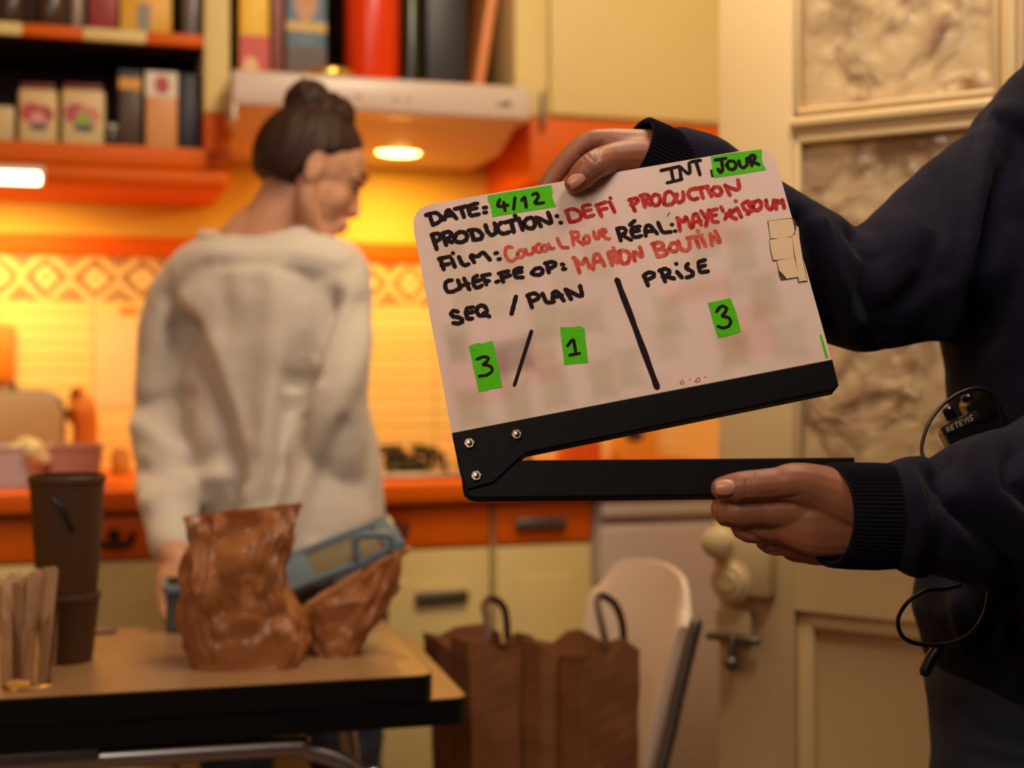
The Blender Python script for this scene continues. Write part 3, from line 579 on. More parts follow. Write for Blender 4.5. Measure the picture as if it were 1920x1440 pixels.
for k, (px, py) in enumerate(tops):
    top = P(px, py, Yc - .02 + .04 * rnd.random()); bot = base + V(((px - 52) / 60 * .020 + rnd.uniform(-.008, .008), rnd.uniform(-.018, .018), .004))
    if proto is None:
        mb = MB(); mb.prism(rrect(-.0062, .0062, 0, .13, .006), -.0009, .0009, Matrix.Rotation(math.pi / 2, 4, 'X')); o = proto = mb.build('stir_stick', m_stick, base=(0, 0, 0))
        tag(o, 'slim pale wooden stirrer standing in the clear tumbler', 'stirrer', 'wooden stirrers in the clear tumbler')
    else: o = proto.copy(); COL.objects.link(o)
    d = (top - bot); z = d.normalized(); x = V((math.cos(k * .9) if k % 3 else 1, math.sin(k * .9) * .6 if k % 3 else .1, 0)); x = (x - z * z.dot(x)).normalized(); y = z.cross(x)
    o.matrix_world = Matrix.Translation(bot) @ Matrix((x, y, z)).transposed().to_4x4() @ Matrix.Diagonal((1, 1, d.length / .13, 1))
m_cup = mat('dark_brown_card', (74, 44, 22), .5, var=.15, vs=12)
Yk = 1.80; cb_ = P(126, 1236, Yk); cb_.z = .7505
zk = lambda py: CZ - (py - HY) / F * Yk
rk = lambda w: w / F * Yk
def cup(label, prof, band=None):
    r = thing('paper_cup', label, 'cup', V((cb_.x, cb_.y, prof[0][1]))); M = Matrix.Translation((cb_.x, cb_.y, 0))
    mb = MB(); inner = [(a - .0012, z) for a, z in reversed(prof[1:])]; mb.lathe([(0, prof[0][1])] + prof + inner + [(prof[0][0] - .0012, prof[0][1] + .002), (0, prof[0][1] + .002)], M, 32); b = mb.build('body', m_cup, r)
    return r, b, M
z0 = .7505
cup('short brown cup at the foot of the tall brown cup', [(rk(46), z0), (rk(58), zk(1125)), (rk(61), zk(1122)), (rk(61), zk(1112)), (rk(58), zk(1110))])
r, b, M = cup('tall dark brown cup stacked in the short one, near the stirrers', [(rk(50), zk(1128)), (rk(56), zk(1090)), (rk(68), zk(905)), (rk(71), zk(902)), (rk(71), zk(893)), (rk(68), zk(890))])
mb = MB(); an0 = -math.pi / 2
pts = [V((cb_.x + rk(61) * math.cos(a) , cb_.y + rk(63) * math.sin(a), zk(y))) for a, y in ((an0 - .1, 930), (an0 + .15, 945), (an0 + .3, 965), (an0 + .45, 985))]
mb.tube(pts, .004, 8); mb.build('printed_mark', m_black, b)
mb = MB(); mb.box((-.02, -.012, 0), (.02, .012, .005), Matrix.Translation(V(P(190, 1185, 1.99).xy.to_3d()) + V((0, 0, .7505))) @ Matrix.Rotation(.5, 4, 'Z'), .002); tag(mb.build('sachet', colour('sachet', (124, 92, 80))), 'small grey-brown sachet lying on the table behind the cups', 'sachet')
# ---------------------------------------------------------------- chair with two kraft carriers
m_kraft = paper_mat('kraft_paper', (128, 78, 46), (146, 92, 56), .6, 0); m_kraft2 = mat('kraft_handle', (88, 54, 34), .6)
ch = thing('kitchen_chair', 'white-backed kitchen chair with dark tube frame holding the kraft carriers', 'chair', (.02, 2.05, 0))
pa, pb = P(1118, 1112, 2.32), P(1287, 1180, 1.98)        # far and near top corners of the back
dn = V((pb.x - pa.x, pb.y - pa.y, 0)); nx = V((-dn.y, dn.x, 0)).normalized()        # nx: away from the sitter (towards the right)
if nx.x < 0: nx = -nx
vs, fs = [], []; NU, NV = 16, 12
for lay in (0, 1):
    for j in range(NV + 1):
        for i in range(NU + 1):
            u, v = i / NU, j / NV; cu = 4 * u * (1 - u)
            top = .805 + .022 * cu; z = top - v * .30; wv = .5 + (u - .5) * (1 - .10 * v)
            if v < .14: e = abs(u - .5) * 2; z -= (.14 - v) / .14 * .045 * max(0, e - .7) / .3
            vs.append(V((pa.x, pa.y, 0)) + dn * wv + nx * (.035 * cu - .075 * v + lay * .009) + V((0, 0, z)))
n1 = (NU + 1) * (NV + 1)
for lay in (0, 1):
    for j in range(NV):
        for i in range(NU): a = lay * n1 + j * (NU + 1) + i; fs.append((a, a + 1, a + NU + 2, a + NU + 1))
loop = list(range(NU + 1)) + [j * (NU + 1) + NU for j in range(1, NV + 1)] + [NV * (NU + 1) + i for i in range(NU - 1, -1, -1)] + [j * (NU + 1) for j in range(NV - 1, 0, -1)]
for a, b in zip(loop, loop[1:] + loop[:1]): fs.append((a, b, b + n1, a + n1))
mb = MB(); mb.add(vs, fs); mb.build('backrest', mat('white_laminate', (226, 206, 190), .35, var=.04), ch)
dnu = dn.normalized()
for e, base_ in ((1.015, pb), (-.02, pa)):
    q = V((pa.x, pa.y, 0)) + dn * e + nx * .012
    mb = MB(); mb.tube([q + V((0, 0, z)) + nx * o for z, o in ((.765, -.0), (.70, -.018), (.62, -.038), (.47, -.068), (.2, -.04), (0.005, .0))], .010, 12); mb.build('leg', m_gunmetal, ch)
    q2 = q - nx * .40; mb = MB(); mb.tube([q2 + V((0, 0, .455)), q2 + V((0, 0, .2)) - nx * .01, q2 + V((0, 0, .005)) - nx * .03], .012, 12); mb.build('leg', m_gunmetal, ch)
cs = V((pa.x, pa.y, 0)) + dn * .5 - nx * .235; Mseat = Matrix.Translation(cs) @ Matrix.Rotation(math.atan2(dn.y, dn.x), 4, 'Z')
mb = MB(); mb.prism(rrect(-dn.length / 2 - .02, dn.length / 2 + .02, -.2, .2, .04), .452, .47, Mseat, .004); mb.build('seat', mat('brown_seat', (120, 80, 52), .5), ch)
def carrier(label, cxp, Y, w, d, rot, z0, h, mouth, seed, leanx=0.0, hand=True, handsh=0):
    c = P(cxp, 1300, Y); M = Matrix.Translation((c.x, c.y, z0)) @ Matrix.Rotation(rot, 4, 'Z')
    r = thing('carrier_bag', label, 'bag', V((c.x, c.y, z0)), 'kraft carriers on the chair')
    N = 14; vs, fs = [], []; rnd = random.Random(seed)
    per = [(-1, -1), (-.5, -1), (0, -1), (.5, -1), (1, -1), (1, -.35), (.92, 0), (1, .35), (1, 1), (.5, 1), (0, 1), (-.5, 1), (-1, 1), (-1, .35), (-.92, 0), (-1, -.35)]
    for j in range(N + 1):
        v = j / N
        for k, (u, q) in enumerate(per):
            x = u * w / 2 * (1 + .05 * v); y = q * d / 2 * (1 + (mouth - 1) * v * v)
            if k in (6, 14): x *= 1 - .12 * v
            z = h * v
            if j == N: z += rnd.uniform(-.012, .012) - (.02 if k in (6, 14) else 0)
            p = V((x + leanx * v * v, y, z)); w_ = noise.noise(p * 16 + V((seed, 0, 0))); p += V((u, q, 0)).normalized() * .005 * w_ * (1 if j else 0); vs.append(p)
    n = len(per)
    for j in range(N):
        for k in range(n): a, b = j * n + k, j * n + (k + 1) % n; fs.append((a, b, b + n, a + n))
    fs.append(tuple(range(n - 1, -1, -1)))
    mb = MB(); mb.add(vs, fs, M); o = mb.build('body', m_kraft, r, smooth=False); s = o.modifiers.new('thick', 'SOLIDIFY'); s.thickness = .0012; s.offset = -1
    if hand:
        mb = MB(); mb.tube([P(*p) for p in hand], [(.0055, .0016)] * len(hand), 8, up=(0, 1, 0), smooth=4); mb.build('handle', m_kraft2, r)
    return r
zseat = .4705
carrier('kraft carrier on the chair beside the table corner, its mouth gaping', 908, 2.03, .10, .13, .50, zseat, .268, 1.15, 2, -.012, [(876, 1262, 1.95), (900, 1225, 1.95), (916, 1190, 1.96), (910, 1150, 1.98), (908, 1134, 2.0), (922, 1122, 2.02), (946, 1142, 2.04), (952, 1200, 2.06)])
carrier('kraft carrier on the chair in front of the white backrest', 1090, 1.968, .112, .112, .74, zseat, .272, 1.05, 9, .0, [(1138, 1215, 1.93), (1128, 1170, 1.94), (1120, 1130, 1.96), (1128, 1117, 1.98), (1152, 1132, 2.0), (1166, 1165, 2.02), (1170, 1205, 2.04)])
# ---------------------------------------------------------------- heads
def head_mesh(M, neck=None, voxel=.0028):
    mb = MB()
    mb.ball((-.006, 0, .03), (.092, .073, .086)); mb.ball((.026, 0, -.02), (.062, .060, .075)); mb.ball((.052, 0, -.078), (.034, .036, .026))
    for s in (-1, 1):
        mb.tube([(-.005, s * .056, -.03), (.012, s * .050, -.068), (.062, s * .016, -.094)], [.017, .016, .013], up=(0, 0, 1))
        mb.ball((.046, s * .036, -.026), (.026, .022, .030)); mb.ball((.089, s * .010, -.029), (.009, .007, .007))
        mb.tube([(.066, s * .046, .022), (.084, s * .028, .030), (.089, s * .008, .024)], [.006, .007, .006], up=(0, 0, 1))
        mb.ball((-.010, s * .074, -.004), (.017, .007, .028)); mb.tube([(-.014, s * .077, -.026), (-.023, s * .080, -.004), (-.017, s * .080, .018), (-.004, s * .077, .022)], .004, 8, up=(0, 1, 0))
    mb.tube([(.078, 0, .026), (.087, 0, .002), (.099, 0, -.022), (.096, 0, -.029), (.084, 0, -.034)], [.008, .0085, .0095, .009, .009], up=(0, 1, 0)); mb.ball((.085, 0, -.018), (.014, .012, .018)); mb.ball((.076, 0, -.050), (.016, .022, .018))
    mb.tube([(.080, .022, -.057), (.092, .009, -.054), (.093, -.009, -.054), (.080, -.022, -.057)], .0065, 8, up=(0, 0, 1)); mb.tube([(.079, .020, -.064), (.090, .008, -.066), (.090, -.008, -.066), (.079, -.020, -.064)], .007, 8, up=(0, 0, 1))
    mb.ball((.074, 0, -.094), (.016, .018, .014))
    mb.v = [M @ p for p in mb.v]
    return mb
def face_parts(M, parent, iris=(70, 46, 26), hairc=None):
    m_eye = mat('eye_white', (226, 214, 204), .2); m_iris = mat('iris', iris, .2); m_brow = hairc
    for s in (-1, 1):
        mb = MB(); mb.ball((.0640, s * .031, .006), .0115, M); e = mb.build('eye', m_eye, parent)
        mb = MB(); mb.ball((.0735, s * .031, .003), (.0032, .0055, .0055), M); mb.build('iris', m_iris, e)
        mb = MB(); mb.tube([M @ V(p) for p in ((.065, s * .044, .006), (.0752, s * .033, .0090), (.0755, s * .021, .006))], .0026, 8, up=(0, 0, 1)); mb.build('eyelid', m_brow, e)
        mb = MB(); mb.tube([M @ V(p) for p in ((.068, s * .050, .030), (.086, s * .034, .036), (.090, s * .015, .030))], (.0026), 8, up=(0, 0, 1)); mb.build('eyebrow', m_brow, parent)
def headM(c, fwd, up=(0, 0, 1), scale=1.0):
    x = V(fwd).normalized(); y = V(up).cross(x).normalized(); z = x.cross(y)
    return Matrix.Translation(c) @ Matrix((x, y, z)).transposed().to_4x4() @ Matrix.Scale(scale, 4)
def hair_shell(nu=72, nv=54):
    """An ellipsoid just outside the skull where hair grows and sunk inside the head below the hairline."""
    def zb(x):
        if x < -.040: return -.046
        if x < .004: return -.046 + (x + .040) / .044 * .070
        return .024 + min(1, (x - .004) / .070) * .052
    vs, fs = [], []
    for j in range(nv + 1):
        th = math.pi * j / nv
        for i in range(nu):
            ph = 2 * math.pi * i / nu; d = V((math.sin(th) * math.cos(ph), math.sin(th) * math.sin(ph), math.cos(th)))
            p = V((-.012 + d.x * .092, d.y * .0745, .022 + d.z * .094)); m = max(0, min(1, (p.z - zb(p.x)) / .016 + .3)); m = m * m * (3 - 2 * m)
            k = .86 + .215 * m * (1 - .06 * max(0, d.x)); vs.append(V((-.012, 0, .022)) + V((d.x * .092, d.y * .0745, d.z * .094)) * k)
    for j in range(nv):
        for i in range(nu): a, b = j * nu + i, j * nu + (i + 1) % nu; fs.append((a, b, b + nu, a + nu))
    return vs, fs
def make_hair(M, parent, mats, bun=None, seed=1, long=False, bun2=None):
    mb = MB(); mb.add(*hair_shell())
    if long:
        for s in (-1, 1): mb.tube([(-.03, s * .07, .02), (-.03, s * .078, -.06), (-.025, s * .075, -.15)], [.025, .028, .02], up=(0, 1, 0))
    if bun:
        b = V(bun); rnd = random.Random(seed)
        mb.tube([V((-.03, 0, .09)), b], [.045, .036], up=(0, 1, 0)); mb.ball(b, (.036, .040, .034))
        if bun2: mb.tube([b, V(bun2)], [.03, .028], up=(0, 1, 0)); mb.ball(V(bun2), (.036, .036, .030))
        for k in range(15):
            b = V(bun2) if (bun2 and k % 2) else V(bun); a = k * 2.4; ax = V((math.cos(a), math.sin(a) * .9, rnd.uniform(-.5, .9))).normalized(); t = ax.orthogonal().normalized(); u = ax.cross(t)
            mb.tube([b + ax * .014 + (t * math.cos(q) + u * math.sin(q)) * .031 for q in [i * .6 for i in range(9)]], [.0085] * 9, 10, up=(.3, .8, .1), smooth=2)
    inv = M.inverted(); mb.v = [M @ p for p in mb.v]
    me = remesh(mb, .0026, 3); co, no = getv(me)
    q = b if bun else V((-.02, 0, .11))
    for i in range(len(co)):
        p = inv @ V(co[i]); d = p - q; az = math.atan2(d.y, d.x) * 1.0; el = math.acos(max(-1, min(1, d.normalized().z)))
        s = noise.noise(V((math.cos(az) * 14 + seed, math.sin(az) * 14, el * 2.0))) * .6 + noise.noise(V((math.cos(az) * 34, math.sin(az) * 34, el * 3))) * .4
        co[i] += no[i] * .0032 * s
    setv(me, co); return place('hair', me, mats, parent)
# ---------------------------------------------------------------- the woman at the worktop
m_skin = mat('skin', (206, 150, 120), .5, var=.06, vs=30); m_skin.node_tree.nodes['Principled BSDF'].inputs['Subsurface Weight'].default_value = .08
m_skin.node_tree.nodes['Principled BSDF'].inputs['Subsurface Radius'].default_value = (.01, .004, .002)
m_hair = mat('brown_hair', (48, 27, 18), .55, spec=.25, var=.45, vs=30, stretch=(2, 2, .4))
m_knit = mat('cream_knit', (208, 196, 184), .85, var=.03, vs=20, bump=.15, bs=260, sheen=.3)
m_jean = mat('blue_denim', (36, 42, 66), .8, var=.2, vs=40)
YW = 2.42
W = lambda px, py, dy=0.0: P(px, py, YW + dy)
u_ = YW / F                                               # metres per pixel at the woman
HMW = headM(W(582, 326), (1.0, .40, -.50), scale=1.0)
skin = head_mesh(HMW)
skin.tube([W(492, 470, .01), W(512, 420, .0), W(545, 365, -.0), W(570, 330, 0)], [(.062, .055), (.050, .050), (.052, .052), (.06, .055)])
skin.tube([W(420, 478, .02), W(470, 435, .01), W(520, 400, .0)], [.035, .042, .04])
skin.tube([W(600, 470, .0), W(560, 430, .0), W(540, 400, .0)], [.03, .036, .04])
skin.tube([W(490, 455, .02), W(500, 560, .03), W(505, 760, .03), W(530, 900, .03), W(540, 1010, .03)], [(.06, .05), (.09, .055), (.09, .05), (.10, .055), (.11, .07)])
skin.tube([W(420, 525, .03), W(600, 525, .02)], .030)
armL = [W(400, 570, .06), W(318, 680, .06), W(308, 760, .045), W(308, 870, -.01), W(322, 1010, -.16), W(328, 1045, -.20)]
armR = [W(636, 535, -.01), W(628, 640, -.04), W(618, 780, -.055), W(624, 900, -.02), W(640, 1010, .06), W(650, 1050, .12)]
for a in (armL, armR): skin.tube(a, [.028, .030, .030, .030, .026, .026])
def simple_hand(mb, w, d, nrm, side, L=.17):
    """Relaxed hand: palm, four unequal bent fingers and a thumb from the palm's side."""
    d = V(d).normalized(); s = V(nrm).cross(d).normalized() * side; n = V(nrm).normalized()
    mb.tube([w, w + d * .04, w + d * .085], [(.026, .014), (.036, .014), (.036, .012)], up=n)
    for k, (o, l) in enumerate(((.028, .068), (.0095, .076), (-.0095, .07), (-.028, .055))):
        b = w + d * .078 + s * o; q = b + d * l * .5 + n * .006; e = q + (d * .8 + n * .5).normalized() * l * .5
        mb.tube([b, q, e], [.009, .0085, .0065], 10, up=n)
    mb.tube([w + d * .025 + s * .028, w + d * .055 + s * .050 + n * .008, w + d * .085 + s * .055 + n * .016], [.012, .0105, .008], 10, up=n)
simple_hand(skin, armL[-1], (.25, -.75, -.55), (.3, .5, -.8), -1)
simple_hand(skin, armR[-1], (.1, .8, -.45), (-.2, -.4, -.9), 1)
hipz = .86; hc = V((W(545, 1000).x, YW + .03, hipz)); feet = []
skin.tube([hc + V((0, 0, .08)), hc + V((0, 0, -.03))], [(.10, .065), (.145, .095)])
for s in (-1, 1):
    h = hc + V((s * .085, 0, -.02)); k = h + V((s * .01, -.02, -.37)); a = k + V((s * .005, .02, -.40)); feet.append(a)
    skin.tube([h, k, a], [.075, .052, .036], smooth=6); skin.tube([a + V((0, .02, -.03)), a + V((0, -.08, -.045))], [(.032, .025), (.036, .018)], up=(0, 0, 1))
woman = place('person', remesh(skin, .003, 9), m_skin, base=(hc.x, hc.y, 0)); tag(woman, 'person in a cream sweater with dark hair in a bun, turned away at the worktop', 'person')
# sweater
kn = MB()
kn.tube([W(497, 458, .01), W(500, 500, .02), W(500, 560, .02), W(500, 640, .03), W(500, 740, .03), W(530, 880, .02), W(548, 985, .01), W(552, 1045, .01)], [(.120, .070), (.146, .115), (.154, .130), (.153, .142), (.146, .142), (.156, .142), (.162, .14), (.150, .132)], 28, cap=False)
kn.tube([W(378, 508, .02), W(430, 492, .01), W(495, 496, .0), W(570, 492, -.01), W(630, 505, -.02)], [(.056, .072), (.050, .088), (.052, .092), (.052, .088), (.056, .072)], up=(0, 1, 0))
kn.tube([W(364, 522, .02), W(320, 600, .04), W(308, 700, .045), W(302, 800, .03), W(308, 880, -.02), W(318, 950, -.09), W(322, 1022, -.17)], [.056, .053, .051, .050, .056, .048, .036], 18)
kn.tube([W(636, 515, -.02), W(630, 600, -.05), W(618, 720, -.07), W(618, 830, -.05), W(632, 930, -.0), W(655, 1010, .07)], [.058, .062, .066, .066, .058, .042], 18)
kn.tube([W(600, 700, -.02), W(640, 880, .0), W(660, 1000, .01)], [.07, .07, .06], 18)
me = remesh(kn, .006, 7)
folds(me, [([(318, 560), (345, 620)], 18, .012), ([(345, 620), (375, 700), (405, 790), (430, 900), (400, 980)], 26, .046), ([(345, 560), (420, 760), (450, 920)], 22, -.008),
           ([(625, 560), (575, 660), (545, 760), (530, 860), (505, 950)], 22, .046), ([(680, 570), (600, 700), (548, 710)], 20, .010), ([(690, 640), (620, 790), (540, 960)], 24, -.010),
           ([(640, 800), (600, 900), (590, 1000)], 20, .008), ([(400, 520), (440, 660), (450, 860)], 34, .010), ([(520, 500), (505, 700), (500, 900)], 30, -.007),
           ([(262, 760), (340, 745)], 16, .012), ([(262, 800), (345, 850)], 20, -.010), ([(260, 880), (350, 880), (395, 850)], 22, .014), ([(280, 940), (400, 890)], 20, -.010), ([(480, 540), (470, 800)], 26, .006)], .004, 9)
sw = place('sweater', me, m_knit, woman); sw['label'] = 'cream knitted sweater'
mb = MB(); pts = []
ring_px = [(378, 444, .015), (400, 450, -.03), (440, 457, -.052), (480, 457, -.06), (520, 449, -.06), (560, 437, -.05), (592, 436, -.02), (600, 442, .03), (560, 446, .06), (500, 448, .07), (440, 448, .06), (400, 444, .04)] 
for i in range(49):
    u = i / 48 * 12; k0 = int(u) % 12; fr = u - int(u); A0, A1 = ring_px[k0], ring_px[(k0 + 1) % 12]
    pts.append(W(A0[0] * (1 - fr) + A1[0] * fr, A0[1] * (1 - fr) + A1[1] * fr, A0[2] * (1 - fr) + A1[2] * fr))
mb.tube(pts, [.0115 + (.0012 if i % 2 else -.0012) for i in range(49)], 10, up=(0, 0, 1), smooth=1); mb.build('neckband', m_knit, sw)
mb = MB(); N = 160; vs, fs = [], []
c1, c2 = W(553, 1030, .01), W(556, 1082, .01)
for c, ex in ((c1, .002), (c2, -.006)):
    for k in range(N): a = 2 * math.pi * k / N; rr = 1 + (.014 if k % 2 else 0); vs.append(c + V((math.cos(a) * (.154 + ex) * rr, math.sin(a) * (.136 + ex) * rr, 0)))
for k in range(N): fs.append((k, (k + 1) % N, N + (k + 1) % N, N + k))
mb.add(vs, fs); o = mb.build('hem_rib', m_knit, sw); s = o.modifiers.new('t', 'SOLIDIFY'); s.thickness = .004
# jeans and shoes
jb = MB(); jb.tube([hc + V((0, 0, .10)), hc + V((0, 0, .02)), hc + V((0, 0, -.05))], [(.118, .08), (.140, .095), (.160, .112)], 24)
for s, a in zip((-1, 1), feet):
    h = hc + V((s * .085, 0, -.03)); k = h + V((s * .01, -.02, -.36)); jb.tube([h, k, a + V((0, 0, .02))], [.088, .066, .052], 18, smooth=6)
me = remesh(jb, .006, 4); folds(me, [], .006, 14); j = place('jeans', me, m_jean, woman)
def shoe(a, parent, m): 
    mb = MB(); mb.tube([a + V((0, .03, -.030)), a + V((0, -.04, -.036)), a + V((0, -.13, -.044))], [(.036, .042), (.040, .036), (.034, .026)], up=(0, 0, 1)); 
    for p in mb.v: p.z = max(p.z, .004)
    mb.build('shoe', m, parent)
m_shoe = mat('dark_shoe', (30, 28, 30), .6)
for a in feet: shoe(a, woman, m_shoe)
make_hair(HMW, woman, m_hair, bun=HMW.inverted() @ W(577, 192), bun2=HMW.inverted() @ W(622, 218), seed=3)
face_parts(HMW, woman, hairc=m_hair)
# ---------------------------------------------------------------- the clapperboard
RB = Matrix(((0.98094519, -0.01636735, -0.19359404), (0.07896177, 0.94402337, 0.32028879), (0.17751502, -0.32947228, 0.92732758)))
cB = V((0.08671088, 1.13512594, CZ + 0.06954169))
bu, bn, bv = RB.col[0].copy(), -RB.col[1].copy(), RB.col[2].copy()
MBD = Matrix.Translation(cB) @ Matrix((bu, bv, bn)).transposed().to_4x4()      # x along the slate, y up it, z towards the lens
LENS = V((0, 0, CZ))
def B2(px, py, w=0.0):
    d = V(((px - CX) / F, 1, -(py - HY) / F)); q = cB + bn * w; k = (q - LENS).dot(bn) / d.dot(bn); r = LENS + d * k - q; return (r.dot(bu), r.dot(bv))
def BW(px, py, w=0.0): x, y = B2(px, py, w); return MBD @ V((x, y, w))
board = thing('clapperboard', 'white clapperboard with black clap sticks and handwriting, held up by the person in navy', 'clapperboard', BW(1200, 900))
TB = .003
# slate: fine front grid whose colour attribute carries the stains and the tape ghosts that show through it
def rounded(px_poly, rads, n=8):
    out = []
    for i, p in enumerate(px_poly):
        a, b = V(px_poly[i - 1]), V(px_poly[(i + 1) % len(px_poly)]); p = V(p); r = rads[i]
        if not r: out.append(tuple(p)); continue
        p0 = p + (a - p).normalized() * r; p1 = p + (b - p).normalized() * r
        for k in range(n + 1): t = k / n; out.append(tuple(p0 * (1 - t) ** 2 + p * 2 * t * (1 - t) + p1 * t * t))
    return out
outl = rounded([(768, 389), (1447, 273), (1562, 684), (849, 820)], [46, 46, 0, 0])
poly = [B2(x, y) for x, y in outl]
xs = [p[0] for p in poly]; ys = [p[1] for p in poly]
m_slate = mat('translucent_white_acrylic', (226, 200, 184), .5, spec=.2); nt = m_slate.node_tree
at = nt.nodes.new('ShaderNodeAttribute'); at.attribute_name = 'stain'; nt.links.new(at.outputs['Color'], nt.nodes['Principled BSDF'].inputs['Base Color'])
bm = bmesh.new(); f = bm.faces.new([bm.verts.new((x, y, 0)) for x, y in poly])
NX, NY = 230, 150
for k in range(1, NX): bmesh.ops.bisect_plane(bm, geom=list(bm.verts) + list(bm.edges) + list(bm.faces), plane_co=(min(xs) + (max(xs) - min(xs)) * k / NX, 0, 0), plane_no=(1, 0, 0))
for k in range(1, NY): bmesh.ops.bisect_plane(bm, geom=list(bm.verts) + list(bm.edges) + list(bm.faces), plane_co=(0, min(ys) + (max(ys) - min(ys)) * k / NY, 0), plane_no=(0, 1, 0))
bm.verts.ensure_lookup_table(); bm.verts.index_update()
gv = [v.co.copy() for v in bm.verts]; gf = [[v.index for v in q.verts] for q in bm.faces]; bm.free()
mb = MB(); mb.add(gv, gf, MBD); n_front = len(gv); n = len(poly); o0 = len(mb.v)
mb.add([(x, y, 0) for x, y in poly] + [(x, y, -TB) for x, y in poly], [(k, (k + 1) % n, n + (k + 1) % n, n + k) for k in range(n)] + [tuple(range(2 * n - 1, n - 1, -1))], MBD)
slate = mb.build('slate', m_slate, board, smooth=False, fix=False)
def soft(d, e): return 1 / (1 + math.exp(max(-40, min(40, d / e))))
SG = (.80, .82, .70); SP = (.98, .80, .78); SD = (.62, .58, .58)
GK = 1.35
ghosts = [(845, 470, 26, 34, SG, .5), (905, 440, 25, 30, SG, .35), (960, 500, 26, 36, SG, .5), (1010, 455, 24, 34, SG, .5), (1060, 520, 26, 34, SG, .4), (1120, 490, 24, 34, SG, .45), (870, 545, 26, 34, SG, .55), (930, 560, 24, 30, SG, .35), (1020, 600, 26, 36, SG, .6), (1090, 600, 40, 28, SG, .55),
    (1240, 405, 24, 30, SG, .4), (1320, 450, 26, 34, SG, .5), (1390, 470, 26, 40, SG, .6), (1255, 590, 24, 36, SG, .6), (1435, 555, 26, 40, SG, .7), (1375, 655, 26, 34, SG, .85), (1250, 640, 22, 34, SG, .4), (1180, 690, 22, 34, SG, .6), (1130, 710, 24, 36, SG, .75), (1040, 725, 24, 40, SG, .85), (970, 755, 24, 38, SG, .8), (885, 765, 26, 34, SG, .85), (1010, 650, 30, 30, SG, .5), (1480, 640, 30, 34, SG, .5), (1300, 520, 24, 34, SG, .3), (860, 640, 24, 34, SG, .5),
    (960, 668, 38, 30, SD, .8), (935, 690, 20, 30, SD, .35), (858, 655, 16, 26, SD, .45), (1010, 690, 34, 26, SP, .6), (1330, 430, 60, 30, SP, .5), (1310, 545, 60, 20, SP, .6), (1380, 540, 20, 16, SD, .25), (1400, 620, 50, 50, SP, .6), (900, 720, 60, 40, SP, .5), (1100, 440, 60, 30, SP, .3), (1390, 640, 14, 10, SD, .2), (1070, 350, 40, 14, SD, .25)]
me = slate.data; ca = me.color_attributes.new('stain', 'FLOAT_COLOR', 'POINT'); base_c = lin((236, 208, 192)); ang = math.radians(-10); buf = np.empty(len(me.vertices) * 4)
gx = np.array([pix(MBD @ V((v[0], v[1], 0))) for v in gv]); C = np.tile(np.array(base_c), (len(gv), 1))
for cx, cy, w, h, col, k in ghosts:
    dx = (gx[:, 0] - cx) * math.cos(ang) + (gx[:, 1] - cy) * math.sin(ang); dy = -(gx[:, 0] - cx) * math.sin(ang) + (gx[:, 1] - cy) * math.cos(ang)
    q = np.maximum(np.abs(dx) - w, np.abs(dy) - h); s = 1 / (1 + np.exp(np.clip(q / 4.0, -40, 40))) * min(1, k * GK)
    C *= 1 - s[:, None] * (1 - np.array(col))[None, :]
for i, v in enumerate(gv): C[i] *= 1 + .05 * noise.noise(V(v) * 60) + .06 * noise.noise(V(v) * 14)
full = np.ones((len(me.vertices), 4)); full[:, :3] = np.array(base_c); full[:len(gv), :3] = C; ca.data.foreach_set('color', full.ravel())
# handwriting: flat marker strokes lying on the slate
class Ink:
    def __init__(self, w0): self.mb = MB(); self.w = w0; self.k = 0
    def stroke(self, pts, wid):
        """pts in photo pixels; one flat ribbon with round ends."""
        if len(pts) == 1: pts = [pts[0], (pts[0][0] + 1, pts[0][1])]
        if len(pts) > 2:
            for _ in range(2):
                q = [pts[0]]
                for a, b in zip(pts[:-1], pts[1:]): q += [(a[0] * .78 + b[0] * .22, a[1] * .78 + b[1] * .22), (a[0] * .22 + b[0] * .78, a[1] * .22 + b[1] * .78)]
                pts = q + [pts[-1]]
        w = self.w + .000006 * self.k; self.k += 1
        p = [V(B2(x, y, w)) for x, y in pts]; r = wid / 2 * .000495; N = len(p); top, bot = [], []
        q = [p[0]]
        for a in p[1:]:
            if (a - q[-1]).length > 1e-5: q.append(a)
        p = q; N = len(p); vs, fs = [], []
        if N < 2: return
        def nrm(i): d = p[min(i + 1, N - 1)] - p[max(i - 1, 0)]; d.normalize(); return V((-d.y, d.x))
        outline_l = [p[i] + nrm(i) * r * (1 + .10 * math.sin(i * 1.9 + self.k)) for i in range(N)]; outline_r = [p[i] - nrm(i) * r * (1 + .10 * math.cos(i * 1.7 + self.k)) for i in range(N)]
        for i in range(N): vs += [(*outline_l[i], w), (*outline_r[i], w)]
        fs = [(2 * i, 2 * i + 1, 2 * i + 3, 2 * i + 2) for i in range(N - 1)]
        for i, sg in ((0, 1), (N - 1, -1)):
            n_ = nrm(i) * sg; c = len(vs); t = V((-n_.y, n_.x)); vs.append((*p[i], w)); arc = []
            for k in range(9): a = math.pi * k / 8; q_ = p[i] + (n_ * math.cos(a) + t * math.sin(a)) * r * .92; arc.append(len(vs)); vs.append((*q_, w))
            for a, b in zip(arc[:-1], arc[1:]): fs.append((c, a, b))
        self.mb.add(vs, fs, MBD)
    def text(self, s, org, k, wid):
        for st in s.split(';'):
            if st.strip(): self.stroke([(org[0] + float(a) / k, org[1] + float(b) / k) for a, b in (t.split(',') for t in st.split())], wid)
    def build(self, name, m, parent): return self.mb.build(name, m, parent, smooth=False)
m_ink = mat('black_marker', (38, 24, 27), .7, var=.25, vs=120, spec=.08)
